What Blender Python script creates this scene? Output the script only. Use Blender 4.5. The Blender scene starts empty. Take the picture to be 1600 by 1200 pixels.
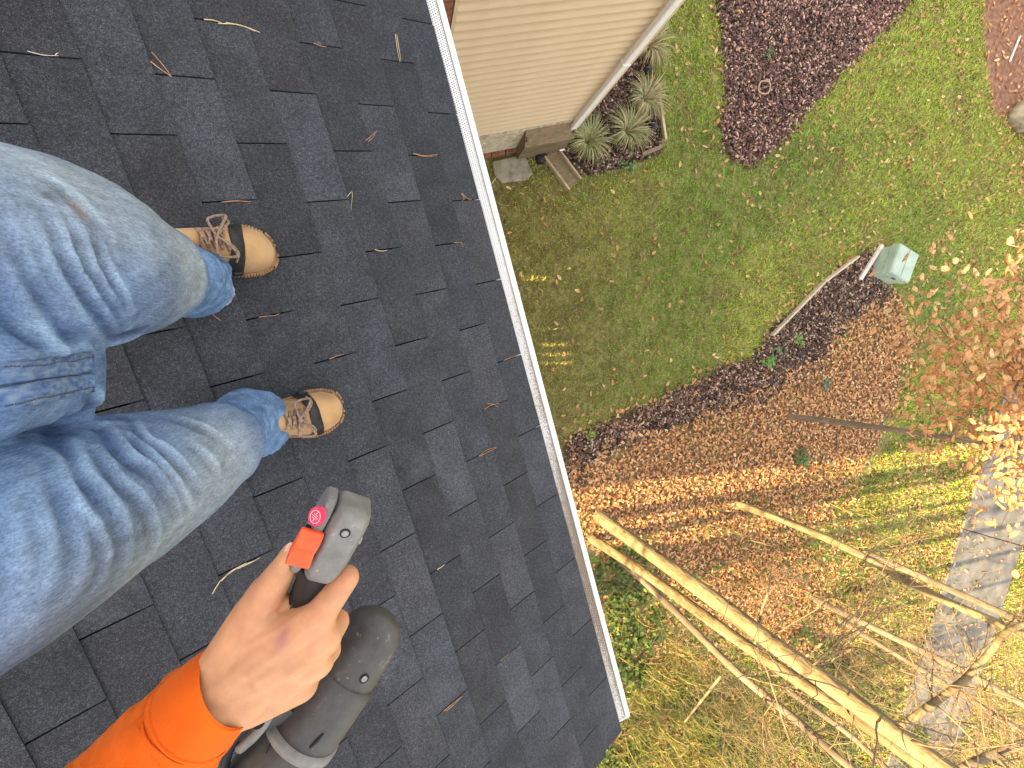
import bpy, bmesh, math, random
import numpy as np
from mathutils import Vector, Matrix
from mathutils.bvhtree import BVHTree
random.seed(7); rng = np.random.default_rng(7)
SC = bpy.context.scene
COL = SC.collection
# ------------------------------------------------------------------ camera, sky, sun, exposure
CAMZ = 6.1
MC = np.array([[0.93157638, 0.29160098, -0.21710441], [-0.26107002, 0.95218712, 0.15868877], [0.25299782, -0.09115125, 0.96316331]])
FPX = 678.1376
cd = bpy.data.cameras.new('camera'); cam = bpy.data.objects.new('camera', cd); COL.objects.link(cam)
cd.lens = FPX / 1600 * 36; cd.sensor_width = 36; cd.clip_start = 0.02; cd.clip_end = 500
cam.matrix_world = Matrix.Translation((0, 0, CAMZ)) @ Matrix([list(r) for r in MC]).to_4x4()
SC.camera = cam
SUN_EL, SUN_AZ = math.radians(17.5), math.radians(-14.5)      # light travels towards azimuth -14.5 deg from +X
w = bpy.data.worlds.new('World'); SC.world = w; w.use_nodes = True
nt = w.node_tree; bg = nt.nodes['Background']
sky = nt.nodes.new('ShaderNodeTexSky'); sky.sky_type = 'NISHITA'; sky.sun_disc = False
sky.sun_elevation = SUN_EL
sdir = Vector((-math.cos(SUN_AZ) * math.cos(SUN_EL), -math.sin(SUN_AZ) * math.cos(SUN_EL), math.sin(SUN_EL)))
sky.sun_rotation = math.atan2(sdir.x, sdir.y)
sky.air_density = 1.0; sky.dust_density = 2.0; sky.ozone_density = 1.0
hz = nt.nodes.new('ShaderNodeMix'); hz.data_type = 'RGBA'; hz.blend_type = 'MIX'; hz.inputs[0].default_value = .62; hz.inputs[7].default_value = (4.1, 3.75, 3.25, 1)   # even veil of thin high cloud over the whole sky
nt.links.new(sky.outputs[0], hz.inputs[6]); nt.links.new(hz.outputs[2], bg.inputs[0]); bg.inputs[1].default_value = 0.15
sd = bpy.data.lights.new('sun', 'SUN'); sd.energy = 5.0; sd.angle = math.radians(0.6); sd.color = (1.0, 0.74, 0.36)
sun = bpy.data.objects.new('sun', sd); COL.objects.link(sun)
sun.rotation_euler = (-sdir).to_track_quat('-Z', 'Y').to_euler()
vs = SC.view_settings; vs.view_transform = 'Standard'; vs.look = 'None'; vs.gamma = 1; vs.use_curve_mapping = False
vs.exposure = 2.15

# ------------------------------------------------------------------ helpers
def A(px, py, h):
    """world point seen at photo position px,py and h metres below the camera"""
    r = MC @ np.array([px - 800, -(py - 600), -FPX]); p = r * (h / -r[2]); return Vector((p[0], p[1], p[2] + CAMZ))
def G(px, py, z=0.0): return A(px, py, CAMZ - z)
PITCH = math.radians(25.708); X0 = 0.4406; ZE = CAMZ - 1.6841; TP = math.tan(PITCH)
def roof_z(x): return ZE + (X0 - x) * TP
RN = Vector((math.sin(PITCH), 0, math.cos(PITCH))); RD = Vector((math.cos(PITCH), 0, -math.sin(PITCH)))
def R(px, py, up=0.0):
    r = MC @ np.array([px - 800, -(py - 600), -FPX]); k = (-1.6841 + X0 * TP) / (r[2] + r[0] * TP); p = r * k
    return Vector((p[0], p[1], p[2] + CAMZ)) + RN * up
def node_mat(name):
    m = bpy.data.materials.new(name); m.use_nodes = True
    return m, m.node_tree, m.node_tree.nodes['Principled BSDF']
def mat(name, c1, c2=None, scale=20, rough=.8, bump=0.0, bscale=None, detail=4, spec=.3, metal=0, attr=None, fac=(.35, .65), c3=None, s3=3, m3=.4, stretch=None, trans=0, sheen=0, bdist=.01):
    m, t, b = node_mat(name); N = t.nodes.new; L = t.links.new
    b.inputs['Roughness'].default_value = rough; b.inputs['Metallic'].default_value = metal
    b.inputs['Specular IOR Level'].default_value = spec
    if sheen: b.inputs['Sheen Weight'].default_value = sheen
    tc = N('ShaderNodeTexCoord'); src = tc.outputs['Object']
    if stretch:
        mp = N('ShaderNodeMapping'); mp.inputs['Scale'].default_value = stretch; L(src, mp.inputs[0]); src = mp.outputs[0]
    col = None
    if attr:
        at = N('ShaderNodeAttribute'); at.attribute_name = attr; col = at.outputs['Color']
    if c2:
        n = N('ShaderNodeTexNoise'); n.inputs['Scale'].default_value = scale; n.inputs['Detail'].default_value = detail; L(src, n.inputs['Vector'])
        rp = N('ShaderNodeValToRGB'); rp.color_ramp.elements[0].position = fac[0]; rp.color_ramp.elements[1].position = fac[1]
        rp.color_ramp.elements[0].color = (*c1, 1); rp.color_ramp.elements[1].color = (*c2, 1); L(n.outputs['Fac'], rp.inputs[0])
        if attr:
            mx = N('ShaderNodeMix'); mx.data_type = 'RGBA'; mx.blend_type = 'MULTIPLY'; mx.inputs[0].default_value = 1
            L(col, mx.inputs[6]); L(rp.outputs[0], mx.inputs[7]); col = mx.outputs[2]
        else: col = rp.outputs[0]
        if c3:
            n3 = N('ShaderNodeTexNoise'); n3.inputs['Scale'].default_value = s3; n3.inputs['Detail'].default_value = 6; L(tc.outputs['Object'], n3.inputs['Vector'])
            r3 = N('ShaderNodeMapRange'); r3.inputs[1].default_value = .5; r3.inputs[2].default_value = .7; r3.inputs[4].default_value = m3; L(n3.outputs['Fac'], r3.inputs[0])
            mx = N('ShaderNodeMix'); mx.data_type = 'RGBA'; L(r3.outputs[0], mx.inputs[0]); L(col, mx.inputs[6]); mx.inputs[7].default_value = (*c3, 1); col = mx.outputs[2]
    if col: L(col, b.inputs['Base Color'])
    else: b.inputs['Base Color'].default_value = (*c1, 1)
    if bump:
        n = N('ShaderNodeTexNoise'); n.inputs['Scale'].default_value = bscale or scale; n.inputs['Detail'].default_value = 5; L(src, n.inputs['Vector'])
        bp = N('ShaderNodeBump'); bp.inputs['Strength'].default_value = bump; bp.inputs['Distance'].default_value = bdist; L(n.outputs['Fac'], bp.inputs['Height']); L(bp.outputs[0], b.inputs['Normal'])
    if trans:
        tr = N('ShaderNodeBsdfTranslucent'); ms = N('ShaderNodeMixShader'); ms.inputs[0].default_value = trans
        if col: L(col, tr.inputs[0])
        else: tr.inputs[0].default_value = (*c1, 1)
        L(b.outputs[0], ms.inputs[1]); L(tr.outputs[0], ms.inputs[2]); L(ms.outputs[0], t.nodes['Material Output'].inputs[0])
    return m
def link(o, parent=None):
    COL.objects.link(o)
    if parent is not None: o.parent = parent
    return o
def tag(o, label, cat, group=None, kind=None):
    if label: o['label'] = label
    if cat: o['category'] = cat
    if group: o['group'] = group
    if kind: o['kind'] = kind
    return o
def empty(name, loc=(0, 0, 0)):
    o = bpy.data.objects.new(name, None); o.empty_display_size = .1; o.location = loc; COL.objects.link(o); return o
def obj(name, V, F, m, parent=None, smooth=False):
    me = bpy.data.meshes.new(name); me.from_pydata([tuple(v) for v in V], [], [tuple(f) for f in F]); me.update()
    if m: me.materials.append(m)
    if smooth: me.polygons.foreach_set('use_smooth', [True] * len(me.polygons))
    o = bpy.data.objects.new(name, me); link(o)
    if parent is not None:
        o.parent = parent; o.matrix_parent_inverse = Matrix.Translation(-Vector(parent.location)) if parent.type == 'EMPTY' and parent.parent is None else Matrix()
    return o
def fix_parent(o, parent):
    o.parent = parent
    o.matrix_parent_inverse = Matrix.Translation(-Vector(parent.location)) if parent.type == 'EMPTY' else Matrix()
class MB:
    def __init__(s): s.V = []; s.F = []
    def add(s, V, F):
        n = len(s.V); s.V += [tuple(v) for v in V]; s.F += [tuple(i + n for i in f) for f in F]; return s
    def box(s, lo, hi):
        x0, y0, z0 = lo; x1, y1, z1 = hi
        return s.add([(x0, y0, z0), (x1, y0, z0), (x1, y1, z0), (x0, y1, z0), (x0, y0, z1), (x1, y0, z1), (x1, y1, z1), (x0, y1, z1)],
                     [(0, 3, 2, 1), (4, 5, 6, 7), (0, 1, 5, 4), (1, 2, 6, 5), (2, 3, 7, 6), (3, 0, 4, 7)])
    def obox(s, c, ax, ay, az):
        c = Vector(c); ax = Vector(ax); ay = Vector(ay); az = Vector(az)
        V = [c + i * ax + j * ay + k * az for k in (-1, 1) for i, j in ((-1, -1), (1, -1), (1, 1), (-1, 1))]
        return s.add(V, [(0, 3, 2, 1), (4, 5, 6, 7), (0, 1, 5, 4), (1, 2, 6, 5), (2, 3, 7, 6), (3, 0, 4, 7)])
    def tube(s, P, r, n=8, cap=True, squash=None, ref=None):
        P = [Vector(p) for p in P]; k = len(P)
        if not hasattr(r, '__len__'): r = [r] * k
        r = [float(q) for q in r]; V = []; F = []
        for i, p in enumerate(P):
            t = (P[min(i + 1, k - 1)] - P[max(i - 1, 0)])
            t = t.normalized() if t.length > 1e-9 else Vector((0, 0, 1))
            if i == 0:
                a = Vector(ref) if ref is not None else (Vector((0, 0, 1)) if abs(t.z) < .8 else Vector((1, 0, 0)))
                u = (a - t * a.dot(t)).normalized()
            else: u = (u - t * u.dot(t)).normalized()
            v = t.cross(u)
            for j in range(n):
                an = 2 * math.pi * j / n
                V.append(p + r[i] * (math.cos(an) * u * (squash or 1) + math.sin(an) * v))
        for i in range(k - 1):
            for j in range(n):
                a = i * n + j; b = i * n + (j + 1) % n; F.append((a, b, b + n, a + n))
        if cap: F.append(tuple(range(n - 1, -1, -1))); F.append(tuple(range((k - 1) * n, k * n)))
        return s.add(V, F)
    def capsule(s, p0, r0, p1, r1, n=14):
        p0 = Vector(p0); p1 = Vector(p1); d = p1 - p0; L = d.length; d = d / L if L > 1e-6 else Vector((0, 0, 1))
        P = []; r = []
        for a in np.linspace(0.05, math.pi / 2, 6): P.append(p0 - d * r0 * math.cos(a)); r.append(r0 * math.sin(a))
        for a in np.linspace(math.pi / 2, math.pi - .05, 6): P.append(p1 - d * r1 * math.cos(a)); r.append(r1 * math.sin(a))
        return s.tube(P, r, n)
    def build(s, name, m, parent=None, smooth=False): return obj(name, s.V, s.F, m, parent, smooth)
def bevel(o, w, seg=2, ang=30):
    md = o.modifiers.new('bevel', 'BEVEL'); md.width = w; md.segments = seg; md.limit_method = 'ANGLE'; md.angle_limit = math.radians(ang); return o
def baked(o, mods):
    """apply modifiers to the mesh datablock"""
    for tp, kw in mods:
        md = o.modifiers.new(tp, tp)
        for k, v in kw.items(): setattr(md, k, v)
    dg = bpy.context.evaluated_depsgraph_get(); dg.update()
    me = bpy.data.meshes.new_from_object(o.evaluated_get(dg)); old = o.data
    o.modifiers.clear(); me.materials.clear()
    for m in old.materials: me.materials.append(m)
    nm = old.name; o.data = me; bpy.data.meshes.remove(old); me.name = nm; return o
def coords(me):
    a = np.empty(len(me.vertices) * 3, np.float32); me.vertices.foreach_get('co', a); return a.reshape(-1, 3)
def normals(me):
    a = np.empty(len(me.vertices) * 3, np.float32); me.vertices.foreach_get('normal', a); return a.reshape(-1, 3)
def setco(me, a): me.vertices.foreach_set('co', a.astype(np.float32).ravel()); me.update()
def attr_point(me, name, c):
    at = me.attributes.new(name, 'FLOAT_COLOR', 'POINT'); d = np.ones((len(me.vertices), 4), np.float32); d[:, :3] = c; at.data.foreach_set('color', d.ravel())
def smooth(me): me.polygons.foreach_set('use_smooth', [True] * len(me.polygons))
# value noise
_NT = rng.random((256, 256))
def vnoise(x, y, s=1.0, o=0):
    x = np.asarray(x) * s + 37.2 + o * 11.7; y = np.asarray(y) * s + 91.8 + o * 5.3
    xi = np.floor(x).astype(int); yi = np.floor(y).astype(int); fx = x - xi; fy = y - yi; fx = fx * fx * (3 - 2 * fx); fy = fy * fy * (3 - 2 * fy)
    g = lambda a, b: _NT[a % 256, b % 256]
    return (g(xi, yi) * (1 - fx) + g(xi + 1, yi) * fx) * (1 - fy) + (g(xi, yi + 1) * (1 - fx) + g(xi + 1, yi + 1) * fx) * fy
def fbm(x, y, s, o=0): return (vnoise(x, y, s, o) + .5 * vnoise(x, y, s * 2.1, o + 1) + .25 * vnoise(x, y, s * 4.3, o + 2)) / 1.75
def rots(n, tilt, yaw=None):
    """random orientation: yaw about z then tilt by up to tilt about a random horizontal axis"""
    ya = rng.random(n) * 2 * np.pi if yaw is None else yaw; ti = np.abs(rng.normal(0, 1, n)) * tilt; ax = rng.random(n) * 2 * np.pi
    c, s = np.cos(ya), np.sin(ya); Z = np.zeros(n); O = np.ones(n)
    Rz = np.stack([np.stack([c, -s, Z], 1), np.stack([s, c, Z], 1), np.stack([Z, Z, O], 1)], 1)
    kx, ky = np.cos(ax), np.sin(ax); ct, st = np.cos(ti), np.sin(ti)
    Rt = np.stack([np.stack([ct + kx * kx * (1 - ct), kx * ky * (1 - ct), ky * st], 1), np.stack([kx * ky * (1 - ct), ct + ky * ky * (1 - ct), -kx * st], 1), np.stack([-ky * st, kx * st, ct], 1)], 1)
    return Rt @ Rz
def scatter(name, tv, tf, pos, rot, scale, colr, m, smooth_=False):
    tv = np.asarray(tv, float); n = len(pos); k = len(tv); scale = np.asarray(scale)
    sv = tv[None] * (scale[:, None, None] if scale.ndim == 1 else scale[:, None, :])
    V = np.einsum('nij,nkj->nki', rot, sv) + pos[:, None, :]
    fl = np.array([len(f) for f in tf]); fi = np.concatenate([np.array(f) for f in tf]); nf = len(tf)
    loops = (fi[None] + (np.arange(n) * k)[:, None]).ravel()
    ls = np.concatenate([[0], np.cumsum(fl)[:-1]]); starts = (ls[None] + (np.arange(n) * fl.sum())[:, None]).ravel()
    me = bpy.data.meshes.new(name); me.vertices.add(n * k); me.vertices.foreach_set('co', V.astype(np.float32).ravel())
    me.loops.add(len(loops)); me.loops.foreach_set('vertex_index', loops.astype(np.int32))
    me.polygons.add(n * nf); me.polygons.foreach_set('loop_start', starts.astype(np.int32)); me.polygons.foreach_set('loop_total', np.tile(fl, n).astype(np.int32))
    me.update(calc_edges=True)
    if smooth_: smooth(me)
    at = me.attributes.new('tone', 'FLOAT_COLOR', 'POINT'); c = np.ones((n, k, 4), np.float32); c[:, :, :3] = colr[:, None, :]; at.data.foreach_set('color', c.ravel())
    me.materials.append(m); o = bpy.data.objects.new(name, me); COL.objects.link(o); return o
def poly_sd(P, poly):
    """signed distance to polygon, negative inside"""
    P = np.asarray(P)[:, :2]; poly = np.asarray(poly)[:, :2]; d = np.full(len(P), 1e9); ins = np.zeros(len(P), bool)
    for a, b in zip(poly, np.roll(poly, -1, 0)):
        e = b - a; wv = P - a; t = np.clip((wv @ e) / (e @ e + 1e-12), 0, 1); d = np.minimum(d, np.linalg.norm(wv - t[:, None] * e, axis=1))
        c = ((a[1] > P[:, 1]) != (b[1] > P[:, 1])) & (P[:, 0] < (b[0] - a[0]) * (P[:, 1] - a[1]) / (b[1] - a[1] + 1e-12) + a[0]); ins ^= c
    return np.where(ins, -d, d)
def GP(pts): return [G(*p) for p in pts]
def sstep(a, b, x): t = np.clip((x - a) / (b - a), 0, 1); return t * t * (3 - 2 * t)
def resample(P, n):
    P = np.array([tuple(p) for p in P]); 
    # catmull-rom through the points
    Q = np.vstack([2 * P[0] - P[1], P, 2 * P[-1] - P[-2]]); out = []
    ts = np.linspace(0, len(P) - 1 - 1e-6, n)
    for t in ts:
        i = int(t); u = t - i; a, b, c, d = Q[i:i + 4]
        out.append(.5 * (2 * b + (c - a) * u + (2 * a - 5 * b + 4 * c - d) * u * u + (-a + 3 * b - 3 * c + d) * u ** 3))
    return [Vector(p) for p in out]
def rs1(v, n): return [float(q) for q in np.interp(np.linspace(0, 1, n), np.linspace(0, 1, len(v)), v)]

# ------------------------------------------------------------------ house with the roof we stand on
E_, T_ = 0.127, 0.3042
def shingle_mat():
    m, t, b = node_mat('asphalt_shingle'); N = t.nodes.new; L = t.links.new
    tc = N('ShaderNodeTexCoord'); oi = N('ShaderNodeObjectInfo')
    ad = N('ShaderNodeVectorMath'); ad.operation = 'ADD'; L(tc.outputs['Object'], ad.inputs[0])
    rv = N('ShaderNodeVectorMath'); rv.operation = 'SCALE'; rv.inputs[0].default_value = (31, 17, 5); L(oi.outputs['Random'], rv.inputs['Scale']); L(rv.outputs[0], ad.inputs[1])
    v = N('ShaderNodeTexVoronoi'); v.inputs['Scale'].default_value = 640; L(ad.outputs[0], v.inputs['Vector'])
    rp = N('ShaderNodeValToRGB'); e = rp.color_ramp.elements; e[0].position = 0; e[0].color = (.021, .0222, .0248, 1); e[1].position = 1; e[1].color = (.092, .096, .105, 1)
    k = e.new(.5); k.color = (.034, .0362, .0415, 1); k2 = e.new(.86); k2.color = (.055, .058, .066, 1)
    sx = N('ShaderNodeSeparateColor'); L(v.outputs['Color'], sx.inputs[0]); L(sx.outputs[0], rp.inputs[0])
    n = N('ShaderNodeTexNoise'); n.inputs['Scale'].default_value = 9; n.inputs['Detail'].default_value = 5; L(ad.outputs[0], n.inputs['Vector'])
    mr = N('ShaderNodeMapRange'); mr.inputs[1].default_value = .3; mr.inputs[2].default_value = .7; mr.inputs[3].default_value = .8; mr.inputs[4].default_value = 1.2; L(n.outputs['Fac'], mr.inputs[0])
    n2 = N('ShaderNodeTexNoise'); n2.inputs['Scale'].default_value = 130; n2.inputs['Detail'].default_value = 3; L(ad.outputs[0], n2.inputs['Vector'])
    mr2 = N('ShaderNodeMapRange'); mr2.inputs[1].default_value = .3; mr2.inputs[2].default_value = .7; mr2.inputs[3].default_value = .72; mr2.inputs[4].default_value = 1.28; L(n2.outputs['Fac'], mr2.inputs[0])
    mm = N('ShaderNodeMath'); mm.operation = 'MULTIPLY'; L(mr.outputs[0], mm.inputs[0]); L(mr2.outputs[0], mm.inputs[1])
    m1 = N('ShaderNodeMix'); m1.data_type = 'RGBA'; m1.blend_type = 'MULTIPLY'; m1.inputs[0].default_value = 1; L(rp.outputs[0], m1.inputs[6]); L(oi.outputs['Color'], m1.inputs[7])
    m2 = N('ShaderNodeVectorMath'); m2.operation = 'SCALE'; L(m1.outputs[2], m2.inputs[0]); L(mm.outputs[0], m2.inputs['Scale'])
    # pale dusty scuffs
    n3 = N('ShaderNodeTexNoise'); n3.inputs['Scale'].default_value = 2.3; n3.inputs['Detail'].default_value = 6; n3.inputs['Roughness'].default_value = .65
    ge = N('ShaderNodeNewGeometry'); L(ge.outputs['Position'], n3.inputs['Vector'])
    r3 = N('ShaderNodeMapRange'); r3.inputs[1].default_value = .60; r3.inputs[2].default_value = .82; r3.inputs[4].default_value = .28; L(n3.outputs['Fac'], r3.inputs[0])
    m3 = N('ShaderNodeMix'); m3.data_type = 'RGBA'; L(r3.outputs[0], m3.inputs[0]); L(m2.outputs[0], m3.inputs[6]); m3.inputs[7].default_value = (.20, .21, .225, 1)
    L(m3.outputs[2], b.inputs['Base Color']); b.inputs['Roughness'].default_value = .85; b.inputs['Specular IOR Level'].default_value = .28
    bp = N('ShaderNodeBump'); bp.inputs['Strength'].default_value = .75; bp.inputs['Distance'].default_value = .0015; L(v.outputs['Distance'], bp.inputs['Height']); bp.invert = True
    L(bp.outputs[0], b.inputs['Normal']); return m
SHM = shingle_mat()
dark_m = mat('dark_underlay', (.012, .012, .013), rough=.95)
white_metal = mat('white_gutter_metal', (.78, .78, .77), (.84, .84, .83), scale=30, rough=.35, spec=.4)
white_trim = mat('white_trim', (.72, .71, .68), (.8, .79, .77), scale=12, rough=.5)
brick_m = mat('brick_red', (.17, .07, .045), (.30, .14, .09), scale=26, rough=.9, bump=.3)
mortar_m = mat('mortar', (.34, .31, .27), (.45, .42, .38), scale=60, rough=.95, bump=.4)
dark_m = mat('dark_underlay', (.012, .012, .013), rough=.95)
house = empty('house', (-.9, 0, 0)); tag(house, 'house with charcoal three-tab shingle roof and white gutter the person stands on', 'house')
# roof deck: slab under the shingles, ridge at x=-2.0, short back slope
YG, YT, XR = -2.005, 2.12, -2.0
zr = roof_z(XR)
d = .012
V = []; F = []
for y in (YG + .01, YT):
    V += [(X0 - .01, y, ZE - d), (XR, y, zr - d), (-2.6, y, zr - .3), (-2.6, y, zr - .36), (XR, y, zr - .15), (X0 - .05, y, ZE - .09)]
F = [(0, 1, 7, 6), (1, 2, 8, 7), (2, 3, 9, 8), (3, 4, 10, 9), (4, 5, 11, 10), (5, 0, 6, 11), (5, 4, 3, 2, 1, 0), (6, 7, 8, 9, 10, 11)]
roof = obj('roof', V, F, dark_m, house)
def tab_mesh(wd):
    th = .0064; lo = -E_ - .028; V = []; F = []
    xs = [0, -.004, -E_ * .5, -E_, lo]
    n = len(xs)
    for y in (-wd / 2, wd / 2):
        for top in (0, 1):
            for x in xs: V.append((x, y, .0058 * (1 + x / E_) + top * th - (.0008 if x == 0 and top else 0)))
    g = lambda s, t, i: s * 2 * n + t * n + i
    for i in range(n - 1):
        F.append((g(0, 1, i), g(1, 1, i), g(1, 1, i + 1), g(0, 1, i + 1))); F.append((g(0, 0, i), g(0, 0, i + 1), g(1, 0, i + 1), g(1, 0, i)))
        F.append((g(0, 0, i), g(0, 1, i), g(0, 1, i + 1), g(0, 0, i + 1))); F.append((g(1, 0, i), g(1, 0, i + 1), g(1, 1, i + 1), g(1, 1, i)))
    F.append((g(0, 0, 0), g(1, 0, 0), g(1, 1, 0), g(0, 1, 0)))
    me = bpy.data.meshes.new('shingle'); me.from_pydata(V, [], F); me.update(); me.materials.append(SHM); me.materials.append(dark_m); me.polygons[len(F) - 1].material_index = 1; return me
TABS = {}
RM = Matrix((( RD.x, 0, RN.x), (RD.y, 1, RN.y), (RD.z, 0, RN.z)))
VO = [-1.1764, -1.0105, -1.1835, -1.0196, -1.198, -1.0345, -1.2098, -1.0471, -1.222, -1.059, -1.234, -1.07, -1.245, -1.082, -1.256, -1.09]
LIGHT = {(4, 1): 1.38, (2, 1): 1.25, (6, 1): 1.3, (1, 3): 1.3, (3, 4): 1.45, (0, 5): 1.35, (5, 5): 1.3, (2, 6): 1.45, (6, 6): 1.35, (3, 7): 1.5, (2, 8): 1.35, (0, 7): 1.25, (5, 4): 1.2, (8, -1): 1.3, (5, 6): 1.4, (4, 2): 1.15, (3, 0): .85, (1, 0): .8, (1, 1): .78, (3, 6): .8, (4, 5): .85}
fieldV = MB()
for c in range(21):
    vo = VO[c] if c < len(VO) else VO[c % 2] - .006 * c
    for k in range(-4, 11):
        y1 = -(vo + (k) * .3425) * (T_ / .3425) - .0020; y0 = y1 - T_ + .0040
        if y0 > YT or y1 < YG: continue
        y0 = max(y0, YG); y1 = min(y1, YT); wd = round(y1 - y0, 4)
        if wd < .02: continue
        o_ = Vector((X0, (y0 + y1) / 2, ZE)) - RD * (c * E_)
        if c <= 14 and y0 < 1.42:
            if wd not in TABS: TABS[wd] = tab_mesh(wd)
            o = bpy.data.objects.new('shingle', TABS[wd]); COL.objects.link(o); o.parent = roof
            j = random.random
            rm = RM @ Matrix.Rotation((j() - .5) * .006, 3, 'Z') @ Matrix.Rotation((j() - .5) * .004, 3, 'X')
            o.matrix_local = Matrix.Translation(o_ + RN * (j() * .0006) + RD * ((j() - .5) * .002)) @ rm.to_4x4()
            tn = LIGHT.get((c, k), None) or (.86 + .26 * j() + (.15 if j() < .1 else 0)); tn = 1.04 * tn ** .78
            bl = 1 + (j() - .5) * .06
            o.color = (tn * (2 - bl) * 1.04, tn * 1.04, tn * bl * 1.085, 1)
        else:
            me = tab_mesh(wd); fieldV.add([o_ + RM @ v.co for v in me.vertices], [tuple(p.vertices) for p in me.polygons]); bpy.data.meshes.remove(me)
fo = fieldV.build('shingle_field', SHM, roof); fo['kind'] = 'stuff'
# ridge cap and back slope cover
MB().tube([(XR, YG, zr + .01), (XR, YT, zr + .01)], .05, 8).build('ridge_cap', SHM, roof)
# metal drip edge along the gable and eave
MB().box((X0 - .012, YG + .005, ZE - .05), (X0 - .006, YT, ZE - .002)).build('drip_edge', white_metal, roof)
# walls
brick_wall_m, t, b = node_mat('brick_wall_far')
N = t.nodes.new; bt = N('ShaderNodeTexBrick'); bt.inputs['Color1'].default_value = (.22, .09, .06, 1); bt.inputs['Color2'].default_value = (.3, .14, .09, 1); bt.inputs['Mortar'].default_value = (.4, .37, .33, 1)
bt.inputs['Scale'].default_value = 4.4; tc = N('ShaderNodeTexCoord'); mp = N('ShaderNodeMapping'); mp.inputs['Rotation'].default_value = (math.pi / 2, 0, 0); t.links.new(tc.outputs['Object'], mp.inputs[0]); t.links.new(mp.outputs[0], bt.inputs['Vector']); t.links.new(bt.outputs[0], b.inputs['Base Color']); b.inputs['Roughness'].default_value = .9
wl = MB(); zf = roof_z(.14) - .17
SLOTS = []          # made-up wall slots and back opening, shaped so sun patches reach the lawn
for px0, px1, py0, py1 in ((880, 920, 430, 442), (878, 923, 533, 542), (877, 920, 548, 557), (883, 923, 562, 570), (867, 925, 511, 516)):
    p = G((px0 + px1) / 2, (py0 + py1) / 2); q0 = G((px0 + px1) / 2, py0); q1 = G((px0 + px1) / 2, py1); yc = p.y + (p.x - .08) * .2586; hw_ = abs(q0.y - q1.y) / 2; SLOTS.append((yc - hw_, yc + hw_))
SLOTS.sort(); z0_, z1_ = .60, .775
wl.box((.02, -1.72, 0), (.14, 2.1, z0_)); wl.box((.02, -1.72, z1_), (.14, 2.1, zf))
yy = -1.72
for a_, b_ in SLOTS: wl.box((.02, yy, z0_), (.14, a_, z1_)); yy = b_
wl.box((.02, yy, z0_), (.14, 2.1, z1_))
zb_ = zr - .4; wl.box((-2.5, -1.72, 0), (-2.38, 2.1, 1.30)); wl.box((-2.5, -1.72, 1.85), (-2.38, 2.1, zb_)); wl.box((-2.5, -1.72, 1.30), (-2.38, -.35, 1.85)); wl.box((-2.5, 1.75, 1.30), (-2.38, 2.1, 1.85))
for y0_, y1_ in ((-1.73, -1.62), (2.0, 2.11)):
    V = []
    for y in (y0_, y1_): V += [(.139, y, 0), (.139, y, zf), (XR, y, zr - .17), (-2.499, y, zb_), (-2.499, y, 0)]
    wl.add(V, [(4, 3, 2, 1, 0), (5, 6, 7, 8, 9), (0, 1, 6, 5), (1, 2, 7, 6), (2, 3, 8, 7), (3, 4, 9, 8)])
wl.build('wall', brick_wall_m, house)
MB().box((.36, YG + .02, ZE - .16), (.385, YT, ZE - .055)).build('fascia', white_trim, house)
MB().box((.142, YG + .02, ZE - .17), (.36, YT, ZE - .16)).build('soffit', white_trim, house)
bb = MB(); 
V = []
for y in (YG + .022, YG + .045): V += [(X0 - .03, y, ZE - .06), (XR, y, zr - .02), (XR, y, zr - .16), (X0 - .03, y, ZE - .16)]
obj('bargeboard', V, [(0, 1, 2, 3), (7, 6, 5, 4), (0, 4, 5, 1), (1, 5, 6, 2), (2, 6, 7, 3), (3, 7, 4, 0)], white_trim, house)
# gutter: K profile with rolled front lip
YE = -1.972
prof = [(.386, -.012), (.386, -.125), (.47, -.125), (.478, -.10), (.505, -.055), (.512, -.05), (.512, -.018), (.508, -.013), (.492, -.013), (.489, -.017), (.489, -.024), (.500, -.026), (.500, -.046), (.468, -.10), (.462, -.113), (.394, -.113), (.394, -.012)]
V = [(x, y, ZE + z) for y in (YE, YT) for x, z in prof]; n = len(prof)
F = [(i, (i + 1) % n, n + (i + 1) % n, n + i) for i in range(n)]
gutter = obj('gutter', V, F, white_metal, house); gutter['label'] = 'white metal gutter with rolled front lip'
F = [tuple(range(7))[::-1]]
obj('end_cap', [(x, YE - .002, ZE + z) for x, z in prof[:8]] + [(x, YE + .004, ZE + z) for x, z in prof[:8]], [tuple(range(7, -1, -1)), tuple(range(8, 16))] + [(i, (i + 1) % 8, 8 + (i + 1) % 8, 8 + i) for i in range(8)], white_metal, gutter)
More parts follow.
